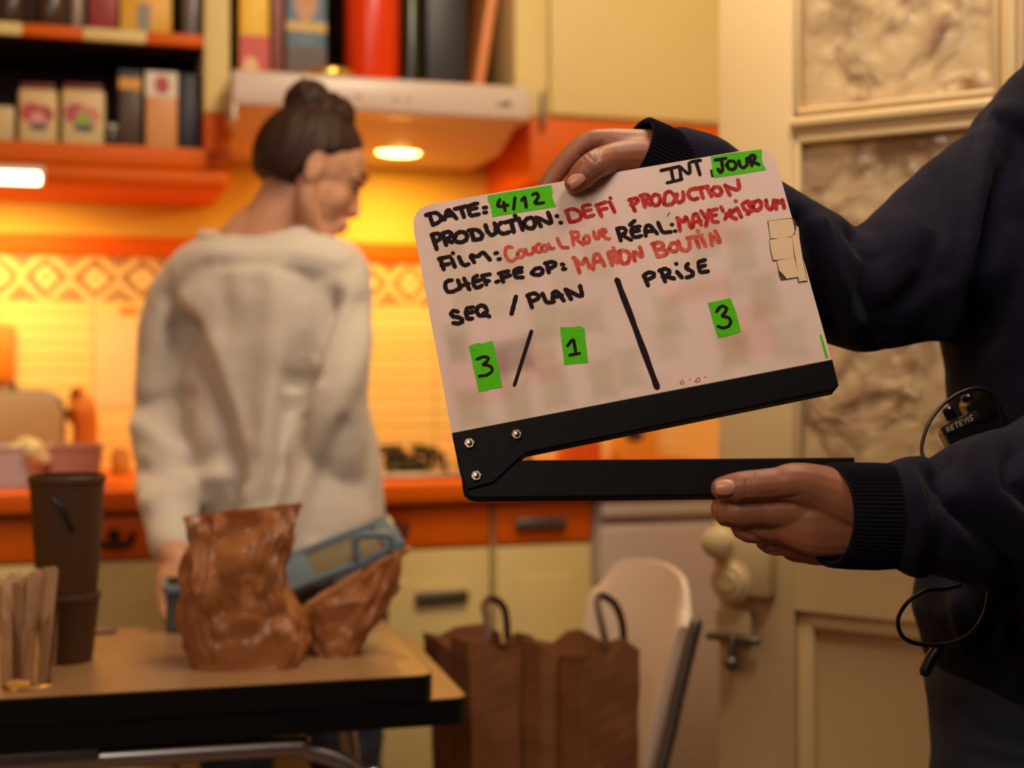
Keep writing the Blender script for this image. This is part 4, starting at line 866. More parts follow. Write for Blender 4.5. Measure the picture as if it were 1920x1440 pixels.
def red_mat(name, c0, c1):
    m = mat(name, c0, .7, spec=.1); nt = m.node_tree; n = nt.nodes['Noise Texture']; n.inputs['Scale'].default_value = 190; b = nt.nodes['Principled BSDF']
    r = nt.nodes.new('ShaderNodeMix'); r.data_type = 'RGBA'; r.inputs[6].default_value = rgba(c0); r.inputs[7].default_value = rgba(c1)
    q = nt.nodes.new('ShaderNodeMapRange'); q.inputs[1].default_value = .35; q.inputs[2].default_value = .68; nt.links.new(n.outputs[0], q.inputs[0]); nt.links.new(q.outputs[0], r.inputs[0]); nt.links.new(r.outputs[2], b.inputs['Base Color']); return m
m_redA = red_mat('red_marker', (178, 20, 22), (204, 74, 66)); m_redB = red_mat('worn_red_marker', (206, 56, 46), (218, 116, 96))
A_, B_, C_, D_, E_, G_ = ((780, 340), 6), ((1040, 270), 7.385), ((1140, 320), 5.3333), ((820, 520), 6), ((1220, 265), 7.385), ((760, 220), 3.2)
def line(label, m, *items):
    ink = Ink(.00022)
    for org, wid, s in items: ink.text(s, org[0], org[1], wid)
    o = ink.build('handwriting', m, board); o['label'] = label; return o
line('handwritten word DATE', m_ink, (A_, 7.5, "112,382 165,362; 148,370 190,492; 112,378 225,345 288,400 275,450 190,490; 320,432 345,330 372,318 455,418; 325,390 420,378; 435,310 575,278; 505,300 540,402; 690,248 600,268 590,310 605,372 622,388 708,368; 598,318 682,300; 762,296 790,292; 765,350 790,348"))
line('handwritten word PRODUCTION', m_ink, (A_, 7.8, "182,605 232,762; 175,600 240,583 280,612 268,652 208,685; 300,595 340,715; 298,585 370,562 402,592 382,632 318,655; 330,650 405,685; 432,645 455,582 525,562 578,602 568,662 500,690 440,672 432,645; 620,562 650,658; 590,552 690,540 752,602 732,650 645,658; 782,492 802,562 850,612 898,582 898,505 882,470; 960,462 910,505 932,572 990,592 1050,568; 995,462 1160,418; 1072,452 1100,570; 1162,435 1200,545; 1110,386 1120,388; 1212,472 1240,422 1300,402 1342,452 1330,522 1280,532 1222,502 1212,472; 1405,505 1352,405; 1372,410 1540,490 1485,350; 1582,390; 1625,465"))
line('handwritten word FILM', m_ink, (A_, 7.5, "272,872 312,990; 256,872 382,845; 285,945 372,928; 402,872 438,962; 414,806 418,808; 482,850 530,952 592,930; 655,910 600,820 690,855 752,785 832,882; 892,810 912,804; 928,876 945,872"))
line('handwritten words CHEF FE OP', m_ink, (A_, 7.3, "402,1112 340,1122 325,1180 350,1240 402,1246 500,1202; 470,1112 500,1192; 490,1182 592,1150; 540,1092 602,1215; 690,1060 640,1090 652,1182 692,1200 742,1170; 652,1132 722,1110; 745,1062 832,1045; 742,1062 792,1160; 762,1110 822,1120; 902,1132 928,1122; 950,1030 982,1130; 930,1036 1040,1010; 970,1086 1060,1056; 1190,972 1100,990 1112,1080 1202,1080; 1112,1036 1190,1016; 1300,1032 1340,980 1402,970 1432,1010 1402,1052 1332,1052 1300,1032; 1470,922 1495,1025; 1450,922 1540,900 1580,930 1532,970 1480,982; 1640,932 1658,938; 1652,986 1680,984"))
line('handwritten words SEQ / PLAN', m_ink, (D_, 7.5, "885,215 860,310 835,412; 1022,212 1065,338; 1010,205 1090,172 1150,212 1122,250 1040,272; 1182,182 1230,292 1312,272; 1298,250 1300,165 1352,155 1422,262; 1305,222 1402,202; 1505,245 1442,135; 1450,138 1640,235 1605,95; 230,386 180,372 150,412 180,442 260,452 290,492 240,522 180,512; 402,336 330,346 320,402 340,472 392,462; 330,402 400,388; 440,372 460,322 520,312 560,362 540,430 462,430 440,372; 520,402 585,440"))
line('long handwritten slash', m_ink, (((0, 0), 1), 6.0, "996.5,621 964.5,722"))
line('long black dividing line', m_ink, (((0, 0), 1), 10.0, "1157,525 1195,625 1232,726"))
line('handwritten word PRISE', m_ink, (C_, 7.5, "365,1062 400,1148; 355,1052 400,1015 460,1022 460,1062 385,1092; 530,1002 572,1108; 512,1000 572,975 620,1002 605,1040 545,1060; 570,1055 662,1078; 690,1010 738,1068; 680,930 685,932; 800,930 772,970 850,1010 848,1050 785,1068; 970,892 902,910 910,962 922,1020 1000,1005; 912,966 970,946"))
line('handwritten word INT', m_ink, (E_, 6.2, "142,405 400,347; 282,382 312,538; 230,575 432,525; 400,350 422,510; 402,350 552,478 532,300; 562,282 690,262; 630,290 682,462"), (E_, 5, "842,405 855,480"))
line('handwritten word REAL with an accent', m_ink, (B_, 7.2, "870,1182 915,1338; 862,1172 952,1155 990,1192 970,1240 890,1262; 930,1262 1060,1328; 1180,1140 1062,1156 1060,1230 1100,1300 1200,1270; 1070,1216 1170,1196; 1040,1118 1108,1062; 1262,1272 1252,1160 1302,1105 1420,1240; 1275,1212 1392,1202; 1432,1088 1490,1230 1610,1215; 1620,1115; 1665,1205"), (B_, 1.5, "1565,1000 1572,975 1590,952"))
line('red handwritten words DEFI PRODUCTION', m_redA, (B_, 7.0, "162,932 210,1080; 150,932 240,892 330,922 380,1000 330,1060 210,1080; 490,842 382,852 402,952 432,1022 540,982; 402,930 500,910; 580,842 650,1000; 570,852 710,802; 610,912 720,892; 762,800 830,940; 770,745 775,750"),
     (C_, 7.0, "222,292 270,402; 210,292 290,270 302,312 230,342; 340,252 370,362; 320,252 390,232 412,272 350,302; 360,302 420,342; 440,332 430,272 470,232 520,252 520,322 480,352 440,332; 560,332 570,222 620,202 680,262 650,332 590,342 560,332; 690,232 680,302 720,322 760,282 750,212; 890,172 810,192 800,252 850,292 900,272; 860,182 1000,157; 920,172 950,272; 990,172 1035,255; 1040,192 1060,162 1120,162 1140,222 1100,252 1050,222 1040,192; 1170,142 1220,242; 1170,152 1320,202 1300,92"))
line('red handwritten name after REAL', m_redA, (C_, 7.0, "700,472 720,602; 690,472 762,522 772,440 832,572; 850,562 850,442 890,422 932,542; 860,512 932,502; 930,402 982,472; 1010,392 980,552; 1090,382 1020,402 1040,512 1100,512; 1030,452 1080,442; 1130,362 1150,402; 1170,482 1222,392; 1180,432 1282,482; 1280,382 1220,432; 1290,372 1332,462; 1275,302 1280,304; 1400,302 1340,332 1360,382 1422,422 1392,432; 1450,312 1402,332 1442,402; 1450,362 1460,312 1520,292 1540,352 1500,402 1450,382 1450,362; 1580,292 1590,372 1642,392 1662,292; 1682,382 1682,282 1722,332 1742,272 1762,372"))
line('faded red handwritten film title', m_redB, (A_, 6.2, "1080,742 1022,732 1000,802 1030,882 1080,902 1132,862; 1140,822 1160,772 1210,772 1222,832 1170,862 1140,822; 1230,762 1260,832 1320,802 1322,742; 1390,702 1350,722 1350,792 1402,792; 1410,752 1440,712 1480,732 1470,782 1420,782 1410,752; 1490,702 1510,762 1552,752; 1590,642 1630,742 1710,745"), (B_, 6.2, "232,1212 260,1400; 220,1222 320,1212 340,1282 270,1302; 280,1302 400,1390; 400,1312 430,1262 480,1282 480,1362 420,1372 400,1312; 540,1212 560,1312 620,1302 610,1222; 620,1202 682,1172 722,1212 660,1242; 640,1232 700,1302 760,1312"))
line('faded red handwritten name after OP', m_redB, (G_, 7.0, "1015,842 1045,932; 1008,842 1062,892 1080,832 1107,902; 1127,912 1132,822 1160,817 1195,890; 1130,872 1180,857; 1217,812 1242,887; 1215,812 1245,802 1252,832 1225,847; 1230,847 1275,872; 1258,802 1277,862; 1248,782 1250,784; 1285,802 1297,882 1340,872 1350,822 1320,797 1285,802; 1377,860 1365,792 1430,850 1407,777"), (C_, 7.0, "452,732 500,860; 440,732 522,712 560,742 530,782 480,792; 520,782 600,802 580,842 500,860; 612,782 632,722 692,722 702,792 652,812 612,782; 700,702 732,792 792,802 822,762 812,692; 790,672 940,642; 872,662 912,762; 930,652 975,752; 895,602 900,604; 1042,742 1022,632; 1025,640 1110,722 1122,700 1072,602"))
line('small red pen marks', m_redB, (((0, 0), 1), 1.3, "1275,718 1279,712 1283,716 1279,721 1275,718; 1293,712 1295,710; 1303,716 1310,706 1314,715 1303,716; 1321,708 1323,706"))
# tapes
m_green = mat('neon_green_tape', (82, 200, 4), .55, var=.06, vs=30, bump=.2, bs=60, spec=.15)
def tape(label, poly_px, m=m_green, w=.00012, th=.00022, writing=None, wid=6):
    mb = MB(); p = [B2(x, y, w) for x, y in poly_px]; mb.prism(p, w, w + th, MBD); o = mb.build('tape', m, board, smooth=False); o['label'] = label
    if writing:
        ink = Ink(w + th + .00012)
        for org, wd, s in writing: ink.text(s, org[0], org[1], wd)
        ink.build('handwriting', m_ink, o)
    return o
def cr(org, s): return [(org[0][0] + float(a) / org[1], org[0][1] + float(b) / org[1]) for a, b in (t.split(',') for t in s.split())]
tape('green tape with the date 4/12', cr(A_, "805,160 1050,118 1520,42 1540,120 1530,160 1545,215 1578,285 1200,345 860,400 845,310 830,250 812,225"), writing=[(A_, 6, "942,205 905,290 1035,268; 985,235 1002,328; 1112,185 1100,312; 1190,215 1225,162 1240,292; 1312,150 1360,126 1382,180 1320,256 1435,240")])
tape('green tape with the word JOUR', cr(E_, "830,210 1100,165 1540,110 1535,240 1560,320 1600,395 1250,450 880,505 855,440 850,330"), writing=[(E_, 6.4, "892,260 1040,237; 980,258 1002,390 970,440 932,385; 1052,330 1080,272 1150,272 1190,322 1160,390 1090,390 1052,330; 1222,270 1242,350 1290,370 1342,320 1330,235; 1372,212 1402,338; 1360,232 1412,182 1450,212 1430,262 1382,285; 1402,282 1500,320")])
tape('green tape with a 3 at the slate\'s left', cr(D_, "355,768 460,738 500,745 620,714 648,820 690,1030 730,1235 600,1255 540,1280 465,1288 430,1120 385,920"), writing=[(D_, 5.2, "445,922 520,890 578,902 560,950 500,986 590,990 628,1042 570,1100 470,1112")])
tape('green tape with a 1', cr(D_, "1380,560 1480,562 1550,558 1605,545 1655,578 1672,740 1695,960 1560,970 1430,985 1405,770"), writing=[(D_, 5.4, "1465,772 1530,682 1545,770 1560,862; 1490,876 1600,856")])
H_ = ((1180, 260), 3.428)
tape('green tape with a 3 under PRISE', cr(H_, "505,1055 580,1040 650,1025 690,1130 718,1240 640,1265 570,1282 535,1170"), writing=[(H_, 5.6, "560,1112 590,1072 630,1086 612,1125 590,1140 650,1152 650,1200 605,1220 570,1206")])
tape('sliver of green tape folded over the slate edge', cr(H_, "1222,1260 1234,1258 1278,1405 1262,1410"))
m_scrap_shadow = mat('scrap_shadow_edge', (74, 54, 44), .8, var=.3, vs=200)  # dark flat colour painted as the shadow edge around the torn scraps
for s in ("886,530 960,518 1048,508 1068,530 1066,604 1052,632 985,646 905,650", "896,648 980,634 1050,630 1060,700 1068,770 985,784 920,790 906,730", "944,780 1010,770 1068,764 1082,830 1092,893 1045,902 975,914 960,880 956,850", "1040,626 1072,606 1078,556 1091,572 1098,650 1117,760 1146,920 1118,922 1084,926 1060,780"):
    tape('painted shadow edge of a torn sticker', cr(H_, s), m_scrap_shadow, .00008, .0001)
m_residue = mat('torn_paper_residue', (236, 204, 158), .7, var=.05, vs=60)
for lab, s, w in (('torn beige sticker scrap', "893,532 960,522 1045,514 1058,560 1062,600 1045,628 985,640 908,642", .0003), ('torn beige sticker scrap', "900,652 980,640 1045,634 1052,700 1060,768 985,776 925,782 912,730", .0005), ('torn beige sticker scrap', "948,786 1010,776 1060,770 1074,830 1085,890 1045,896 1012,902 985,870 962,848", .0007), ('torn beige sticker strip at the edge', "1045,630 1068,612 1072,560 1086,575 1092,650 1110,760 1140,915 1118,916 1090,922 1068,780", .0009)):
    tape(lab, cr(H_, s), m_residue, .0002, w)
# clap sticks
m_stickb = mat('matt_black_plastic', (8, 6, 8), .5, bump=.03, bs=120, spec=.12)
def bar(name, label, px_poly, z0, z1, bev=.0012, rads=None):
    pl = rounded(px_poly, rads) if rads else px_poly
    mb = MB(); mb.prism([B2(x, y, z1) for x, y in pl], z0, z1, MBD, bev); o = mb.build(name, m_stickb, board, smooth=False); o['label'] = label; return o
up_ = bar('upper_clap_stick', 'fixed upper clap stick along the slate', [(847.5, 811), (1561, 673), (1573, 722), (1566, 731), (988, 849), (976, 858), (925, 905), (875, 919), (862, 881)], -.010, .0035)
lo_ = bar('lower_clap_stick', 'hinged lower clap stick hanging open', [(864, 880), (930, 866), (975, 862.5), (1602, 857), (1604, 884), (1600, 926), (1340, 929), (894, 934), (880, 931), (870, 923), (867, 912)], -.0125, .0012)
m_bolt = mat('nickel_bolt', (190, 176, 150), .25, metal=1.0)
for px, py in ((880, 832), (968.5, 815.5), (893, 893)):
    x, y = B2(px, py, .0035); mb = MB(); mb.lathe([(.0044, 0), (.0044, .0022), (.0038, .0028), (0, .0028)], MBD @ Matrix.Translation((x, y, .0035)), 6); mb.lathe([(.0022, .0028), (.0022, .0046), (.0016, .0056), (0, .0058)], MBD @ Matrix.Translation((x, y, .0035)), 16); mb.build('hinge_bolt', m_bolt, up_)
# ---------------------------------------------------------------- the person holding the board
m_skin2 = mat('warm_skin', (156, 96, 68), .48, var=.08, vs=40, bump=.06, bs=500); q = m_skin2.node_tree.nodes['Principled BSDF']; q.inputs['Subsurface Weight'].default_value = .06; q.inputs['Subsurface Radius'].default_value = (.01, .004, .002)
m_navy = mat('navy_sweatshirt', (26, 24, 40), .9, var=.12, vs=200, bump=.08, bs=700, sheen=.03, spec=.1)
m_rib = mat('navy_rib_knit', (22, 19, 29), .9, sheen=.03, spec=.1)
m_nail = mat('fingernail', (214, 150, 126), .3)
body = MB()
X0 = P(2075, 700, 1.38).x; cx = lambda z, dx=0, dy=0: V((X0 + dx, 1.38 + dy, z))
# trunk, hips, legs
body.tube([cx(1.40), cx(1.32), cx(1.22), cx(1.06), cx(.94), cx(.84)], [(.055, .05), (.10, .075), (.13, .095), (.13, .10), (.145, .105), (.165, .115)])
body.tube([cx(1.33, -.11), cx(1.36, 0), cx(1.33, .13)], .040)
body.tube([cx(1.38, 0, .0), cx(1.45, -.005, -.01), cx(1.52, -.01, -.02)], [.056, .052, .052])
feet2 = []
for s in (-1, 1):
    h, k, a = cx(.84, s * .085), cx(.46, s * .10, -.02), cx(.08, s * .105, .02); feet2.append(a); body.tube([h, k, a], [.078, .054, .038], smooth=6)
    body.tube([a + V((0, .02, -.03)), a + V((0, -.09, -.045))], [(.034, .026), (.038, .018)], up=(0, 0, 1))
HMC = headM(cx(1.60, -.02, -.04), (-.5, -.85, -.15)); hm = head_mesh(HMC); body.v, off = body.v + hm.v, len(body.v); body.f += [tuple(i + off for i in f) for f in hm.f]; body.mi += hm.mi
# arms inside the sleeves
ARM_U = [(1870, 340, 1.36), (1750, 450, 1.32), (1615, 550, 1.285), (1480, 470, 1.255), (1350, 370, 1.235), (1275, 325, 1.215)]
body.tube([P(*p) for p in ARM_U], [.038, .040, .038, .034, .028, .024])
ARM_L = [(2330, 330, 1.38), (2250, 640, 1.33), (2060, 900, 1.22), (1850, 960, 1.15), (1740, 968, 1.106), (1660, 966, 1.085)]
body.tube([P(*p) for p in ARM_L], [.045, .044, .036, .028, .026, .024])
# coarse body first, then both hands finely
def chain(mb, pts, rad, flat=1.0, n=14): mb.tube([P(*p) for p in pts], [(r * .000435, r * .000435 * flat) for r in rad], n, smooth=5)
wz = lambda px, py, w: (lambda q: q.y)(BW(px, py, w))     # depth of the slate at a pixel
hand_u = MB()
yb = wz(1085, 335, .0) ; yr = yb + .012
chain(hand_u, [(1320, 345, 1.222), (1262, 318, 1.212), (1205, 296, 1.204), (1160, 290, 1.200)], [56, 58, 54, 40], .8)
chain(hand_u, [(1235, 300, 1.196), (1185, 296, 1.187), (1142, 300, 1.174), (1112, 311, yb - .011), (1090, 332, yb - .0125), (1076, 345, yb - .0112)], [40, 37, 31, 28, 26.5, 20], .92)   # thumb, on the front
chain(hand_u, [(1215, 276, 1.206), (1145, 270, 1.204), (1102, 268, 1.202), (1058, 306, yr + .016), (1026, 348, yr + .010), (1008, 392, yr + .008)], [36, 32, 22, 21, 19, 16])       # index, behind
chain(hand_u, [(1220, 285, 1.212), (1155, 282, 1.216), (1112, 290, 1.218), (1085, 345, yr + .022), (1066, 400, yr + .012), (1060, 430, yr + .009)], [34, 30, 22, 20, 18, 15])
chain(hand_u, [(1230, 300, 1.218), (1175, 302, 1.224), (1140, 312, 1.228), (1125, 370, yr + .024), (1115, 420, yr + .012), (1110, 446, yr + .009)], [32, 28, 21, 19, 17, 14])
chain(hand_u, [(1240, 315, 1.218), (1205, 322, 1.224), (1180, 338, 1.226), (1170, 385, yr + .022), (1164, 425, yr + .012), (1162, 442, yr + .009)], [28, 25, 19, 17, 15, 13])
hand_l = MB()
yl = wz(1450, 905, .0035); yk = yl + .020
chain(hand_l, [(1730, 968, 1.098), (1650, 966, 1.082), (1590, 965, 1.077), (1545, 965, yl - .001), (1508, 962, yl + .0)], [66, 66, 68, 76, 66], .6)
chain(hand_l, [(1590, 978, yl - .006), (1520, 980, yl - .009), (1462, 976, yl - .003)], [64, 60, 36], .5)
chain(hand_l, [(1660, 960, 1.080), (1595, 942, 1.070), (1535, 918, yl - .011), (1490, 905, yl - .016), (1455, 908, yl - .0165), (1418, 911, yl - .0165), (1385, 914, yl - .015), (1352, 916, yl - .0135)], [50, 52, 45, 36, 30, 29, 28.5, 21], .9)       # thumb, on the front
chain(hand_l, [(1560, 950, yl - .002), (1500, 958, yl - .004), (1430, 958, yl - .004), (1364, 958, yl + .001), (1372, 926, yl + .030), (1415, 900, yl + .034)], [40, 36, 29, 29, 22, 18])
chain(hand_l, [(1565, 985, yl + .004), (1515, 992, yl + .004), (1450, 990, yl + .006), (1398, 986, yl + .012), (1400, 945, yl + .044), (1445, 905, yl + .044)], [38, 34, 28, 28, 22, 18])
chain(hand_l, [(1570, 1005, yl + .012), (1530, 1018, yl + .014), (1480, 1016, yl + .018), (1441, 1010, yl + .026), (1435, 965, yl + .054), (1470, 915, yl + .050)], [34, 30, 26, 26, 21, 17])
chain(hand_l, [(1580, 1015, yl + .020), (1545, 1034, yl + .022), (1510, 1034, yl + .028), (1482, 1026, yl + .036), (1475, 985, yl + .060), (1500, 935, yl + .056)], [30, 26, 22, 22, 18, 15])
chain(hand_l, [(1600, 1010, yl + .01), (1560, 1020, yl + .012)], [44, 36])
coarse = remesh(body, .0045, 4); fu = remesh(hand_u, .0013, 5); fl = remesh(hand_l, .0013, 8)
folds(fl, [([(1404, 886), (1400, 905), (1402, 926)], 3.2, .0008), ([(1412, 886), (1409, 905), (1411, 926)], 3.0, .0007), ([(1395, 941), (1450, 938), (1496, 931)], 4, .0012), ([(1362, 986), (1405, 1002), (1440, 1022)], 5, .0016), ([(1440, 1036), (1480, 1034), (1520, 1042)], 4, .0010), ([(1350, 940), (1346, 960), (1352, 980)], 4, -.0006)])
folds(fu, [([(1096, 284), (1106, 296), (1116, 303)], 3.2, .0007), ([(1088, 290), (1098, 302)], 3, .0006), ([(1100, 316), (1094, 309), (1110, 322)], 3, .0005), ([(1128, 268), (1118, 285), (1122, 296)], 5, .0010)])
bm = bmesh.new()
for m_ in (coarse, fu, fl): bm.from_mesh(m_)
me = bpy.data.meshes.new('person'); bm.to_mesh(me); bm.free()
crew = place('person', me, m_skin2, base=(X0, 1.38, 0)); tag(crew, 'person in a navy sweatshirt and jeans holding up the clapperboard with both hands', 'person')
def nail(px, py, y, ax, length, width, tilt):
    """A thin curved nail plate; ax = (dx, dy) of its long axis in the view."""
    c = P(px, py, y); x = V((ax[0], 0, -ax[1])).normalized(); n = V((tilt[0], -1, tilt[1])).normalized(); x = (x - n * x.dot(n)).normalized(); yv = n.cross(x); vs, fs = [], []
    NU, NVv = 10, 8
    for j in range(NVv + 1):
        for i in range(NU + 1):
            u, v = i / NU * 2 - 1, j / NVv * 2 - 1; e = 1 - .25 * max(0, u) ** 4 - .12 * max(0, -u) ** 3
            vs.append(c + x * u * length / 2 + yv * v * e * width / 2 * math.sqrt(1 - .35 * u * u) - n * (.0026 * v * v * 1.1 + .0012 * u * u))
    for j in range(NVv):
        for i in range(NU): a = j * (NU + 1) + i; fs.append((a, a + 1, a + NU + 2, a + NU + 1))
    mb = MB(); mb.add(vs, fs); o = mb.build('fingernail', m_nail, crew); s = o.modifiers.new('t', 'SOLIDIFY'); s.thickness = .0006; s.offset = 0
# sleeves, trunk of the sweatshirt
hd = MB()
hd.tube([P(*p) for p in ((1866, 340, 1.36), (1762, 436, 1.325), (1688, 506, 1.30), (1615, 545, 1.285), (1535, 505, 1.265), (1445, 440, 1.25), (1360, 366, 1.238), (1310, 326, 1.226), (1276, 306, 1.220))], [.055, .058, .058, .058, .053, .047, .038, .037, .033], 24)
hd.tube([P(*p) for p in ((1640, 600, 1.28), (1740, 545, 1.31), (1830, 480, 1.34))], [.030, .050, .06], 20)
hd.tube([P(*p) for p in ((2330, 330, 1.38), (2260, 640, 1.33), (2100, 850, 1.23), (1960, 935, 1.17), (1860, 955, 1.13), (1800, 966, 1.112), (1760, 972, 1.10), (1722, 968, 1.096), (1682, 968, 1.088))], [.070, .075, .076, .070, .062, .053, .045, .050, .042], 24)
hd.tube([cx(1.43), cx(1.38, 0, 0), cx(1.30, .0), cx(1.18), cx(1.06, .004), cx(.97, -.004), cx(.90, -.012), cx(.865, .0)], [(.08, .075), (.13, .105), (.165, .125), (.168, .14), (.152, .135), (.165, .14), (.180, .15), (.160, .13)], 36)
hd.tube([cx(1.318, -.075, 0), cx(1.360, -.03, 0), cx(1.40, 0), cx(1.385, .07), cx(1.335, .13)], [.050, .054, .06, .066, .064])
hd.tube([cx(1.405, -.058, -.02), cx(1.405, -.03, -.085), cx(1.39, .01, -.11), cx(1.41, .06, -.08), cx(1.42, .075, .02), cx(1.41, .01, .09), cx(1.415, -.05, .05), cx(1.405, -.058, -.02)], [.029] * 8, 16, up=(0, 0, 1))
me = remesh(hd, .0045, 6)
folds(me, [([(1822, 262), (1815, 330), (1800, 430), (1770, 520)], 8, 0.0068), ([(1880, 220), (1840, 330), (1800, 480), (1775, 620)], 26, -0.0136), ([(1905, 250), (1870, 420), (1835, 620)], 30, 0.0170), ([(1745, 330), (1770, 430), (1740, 520), (1680, 590)], 26, 0.0102), ([(1610, 425), (1640, 480), (1625, 560), (1660, 630)], 22, 0.0153), ([(1540, 420), (1560, 500), (1600, 600)], 18, -0.0085), ([(1500, 405), (1535, 500), (1560, 620)], 14, 0.0085),
           ([(1700, 870), (1730, 960), (1710, 1050)], 18, -0.0068), ([(1765, 868), (1790, 930), (1850, 1000), (1900, 1090)], 22, 0.0170), ([(1830, 850), (1860, 930), (1940, 1000)], 26, -0.0136), ([(1745, 880), (1770, 980), (1760, 1080)], 18, 0.0102), ([(1900, 840), (1890, 900), (1950, 950)], 20, 0.0119),
           ([(1860, 1150), (1835, 1220), (1880, 1260)], 16, 0.0136), ([(1800, 1130), (1815, 1200)], 18, -0.0102), ([(1890, 1120), (1910, 1220), (1960, 1290)], 20, 0.0136)], .0035, 11)
hoodie = place('sweatshirt', me, m_navy, crew); hoodie['label'] = 'navy sweatshirt'
def cuff(pts, rads, ribs, depth=.0009):
    """Ribbed cuff: fine lengthwise ribs and a soft rolled edge."""
    pts = [P(*p) for p in pts]; N = ribs * 4; vs, fs = [], []; R = len(pts)
    ax = (pts[-1] - pts[0]).normalized(); n1 = ax.cross(V((0, 1, 0))).normalized(); n2 = n1.cross(ax).normalized()
    prof = [(0, -.0045, 0), (0, -.0015, .5)] + [(i, 0, 1) for i in range(R)]
    for i, dr, am in prof:
        for k in range(N): a = 2 * math.pi * k / N; r = rads[i] + dr + am * depth * math.sin(k * math.pi / 2 + .4); vs.append(pts[i] + (ax * -.0012 if am == .5 else V()) + n1 * r * math.cos(a) + n2 * r * math.sin(a) * .92)
    for i in range(len(prof) - 1):
        for k in range(N): a, b = i * N + k, i * N + (k + 1) % N; fs.append((a, b, b + N, a + N))
    mb = MB(); mb.add(vs, fs); o = mb.build('cuff', m_rib, hoodie); o['label'] = 'ribbed cuff'
cuff([(1190, 284, 1.199), (1222, 300, 1.206), (1262, 318, 1.214), (1320, 350, 1.228)], [.0315, .0325, .0325, .030], 62)
cuff([(1556, 966, 1.070), (1590, 967, 1.074), (1640, 968, 1.081), (1690, 968, 1.090), (1705, 968, 1.094)], [.0395, .0405, .041, .0400, .030], 76)
jb = MB(); jb.tube([cx(.98, .01), cx(.88, .012), cx(.80, .014), cx(.74, .014)], [(.140, .12), (.150, .122), (.156, .122), (.150, .118)], 28)
for s, a in zip((-1, 1), feet2):
    jb.tube([cx(.82, s * .088), cx(.46, s * .10, -.02), a + V((0, 0, .02))], [.092, .070, .056], 20, smooth=6)
me = remesh(jb, .006, 4); folds(me, [([(1800, 1330), (1840, 1380), (1920, 1400)], 14, .005), ([(1830, 1420), (1920, 1440)], 14, .005)], .003, 16); place('jeans', me, m_jean, crew)
for a in feet2: shoe(a, crew, m_shoe)
m_hair2 = mat('dark_hair', (34, 24, 20), .45, var=.4, vs=30); make_hair(HMC, crew, m_hair2, seed=8); face_parts(HMC, crew, hairc=m_hair2)
nail(1081, 334, yb - .0238, (-.78, .62), .0165, .0118, (-.12, .30)); nail(1360, 914, yl - .0255, (-1, .08), .0155, .0125, (-.12, .12))
# ---------------------------------------------------------------- radio and its cable
YR = 1.222
r = thing('walkie_talkie', 'black walkie-talkie with lettered front clipped to the navy sweatshirt', 'radio', P(1815, 800, YR))
K_ = ((1700, 680), 8.727); rp = lambda x, y, Y=YR: P(1700 + x / 8.727, 680 + y / 8.727, Y)
fx = (rp(1185, 755) - rp(600, 1040)).normalized(); fz = V((0, -1, 0)); fy = fz.cross(fx); o0 = rp(612, 1200)
MR = Matrix.Translation(o0) @ Matrix((fx, fy, fz)).transposed().to_4x4(); wl = (rp(1185, 755) - rp(600, 1040)).length; hl = .0085
m_gloss = mat('gloss_black', (16, 13, 12), .25)
mb = MB(); mb.prism(rrect(0, wl, 0, .0085, .0015), -.004, .003, MR, .0006); mb.build('front_plate', mat('dark_bronze_plate', (44, 32, 24), .3), r)
mb = MB(); mb.prism(rrect(.002, wl + .022, -.040, .003, .005), -.026, .0015, MR, .002); mb.prism(rrect(wl - .006, wl + .022, -.006, .018, .006), -.024, .002, MR, .002); mb.build('housing', m_gloss, r)
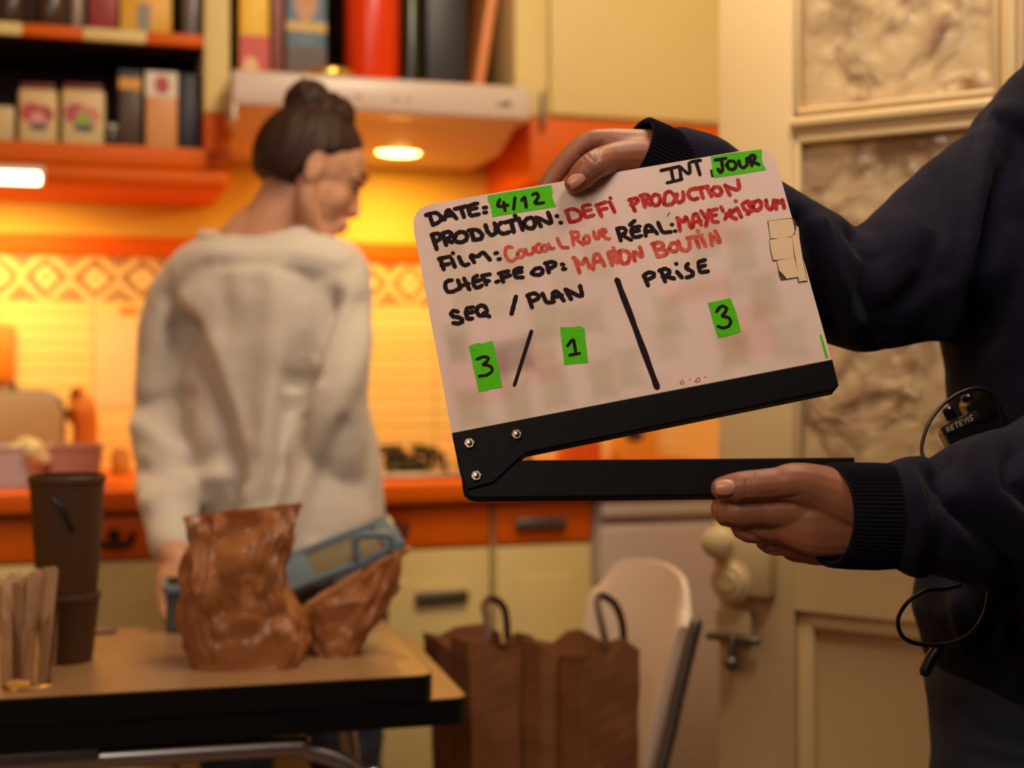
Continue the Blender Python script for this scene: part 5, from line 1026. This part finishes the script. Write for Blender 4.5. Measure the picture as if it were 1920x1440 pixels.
for x, y in ((.016, .0105), (.036, .013)):
    mb = MB(); mb.lathe([(.0052, 0), (.0052, .010), (.004, .0115), (0, .012)], MR @ Matrix.Translation((x, y - .002, -.011)) @ Matrix.Rotation(-math.pi / 2, 4, 'X'), 18); mb.build('knob', m_gloss, r)
mb = MB(); letters = {'R': "0,0 0,1 .7,1 .8,.75 .7,.5 .1,.5; .4,.5 .8,0", 'E': ".8,1 0,1 0,0 .8,0; 0,.5 .7,.5", 'T': "0,1 .9,1; .45,1 .45,0", 'V': "0,1 .4,0 .9,1", 'I': "0,0 0,1", 'S': ".8,1 .1,1 0,.55 .7,.45 .75,0 0,0"}
xo = .0032
for chh in 'RETEVIS':
    for st in letters[chh].split(';'):
        pts = [V((xo + float(a) * .0029 + float(b) * .0009, .0022 + float(b) * .0042, .0031)) for a, b in (t.split(',') for t in st.split())]
        mb.tube([MR @ p for p in pts], [.00036] * len(pts), 6, smooth=1)
    xo += .0018 if chh == 'I' else .0042
o = mb.build('lettering', mat('pale_print', (214, 196, 170), .5), r); o['label'] = 'pale printed lettering'
mb = MB(); mb.tube([P(x, y, Y) for x, y, Y in ((1733, 862, 1.175), (1728, 838, 1.18), (1740, 797, 1.19), (1762, 765, 1.2), (1790, 742, 1.205), (1822, 729, 1.208), (1848, 732, 1.21), (1866, 752, 1.212), (1878, 790, 1.213), (1882, 830, 1.214))], .0016, 10, smooth=5)
cb2 = mb.build('earpiece_cable', m_black); tag(cb2, 'thin black cable arching over the walkie-talkie', 'cable')
cb3 = thing('microphone_cable', 'black cable hanging in a loop below the lower sleeve', 'cable', P(1740, 1260, 1.2))
mb = MB(); mb.tube([P(x, y, 1.205 + d) for x, y, d in ((1800, 1098, .0), (1768, 1105, -.0), (1735, 1108, -.005), (1703, 1128, -.01), (1684, 1160, -.012), (1690, 1190, -.012), (1712, 1205, -.012), (1750, 1210, -.012), (1790, 1204, -.012), (1825, 1183, -.01), (1846, 1150, -.005), (1854, 1112, .0))], .0019, 10, smooth=5); mb.build('cord', m_black, cb3)
mb = MB(); mb.tube([P(x, y, 1.195) for x, y in ((1757, 1218), (1745, 1235), (1735, 1258))], .0052, 12, smooth=3); mb.build('plug', m_black, cb3)
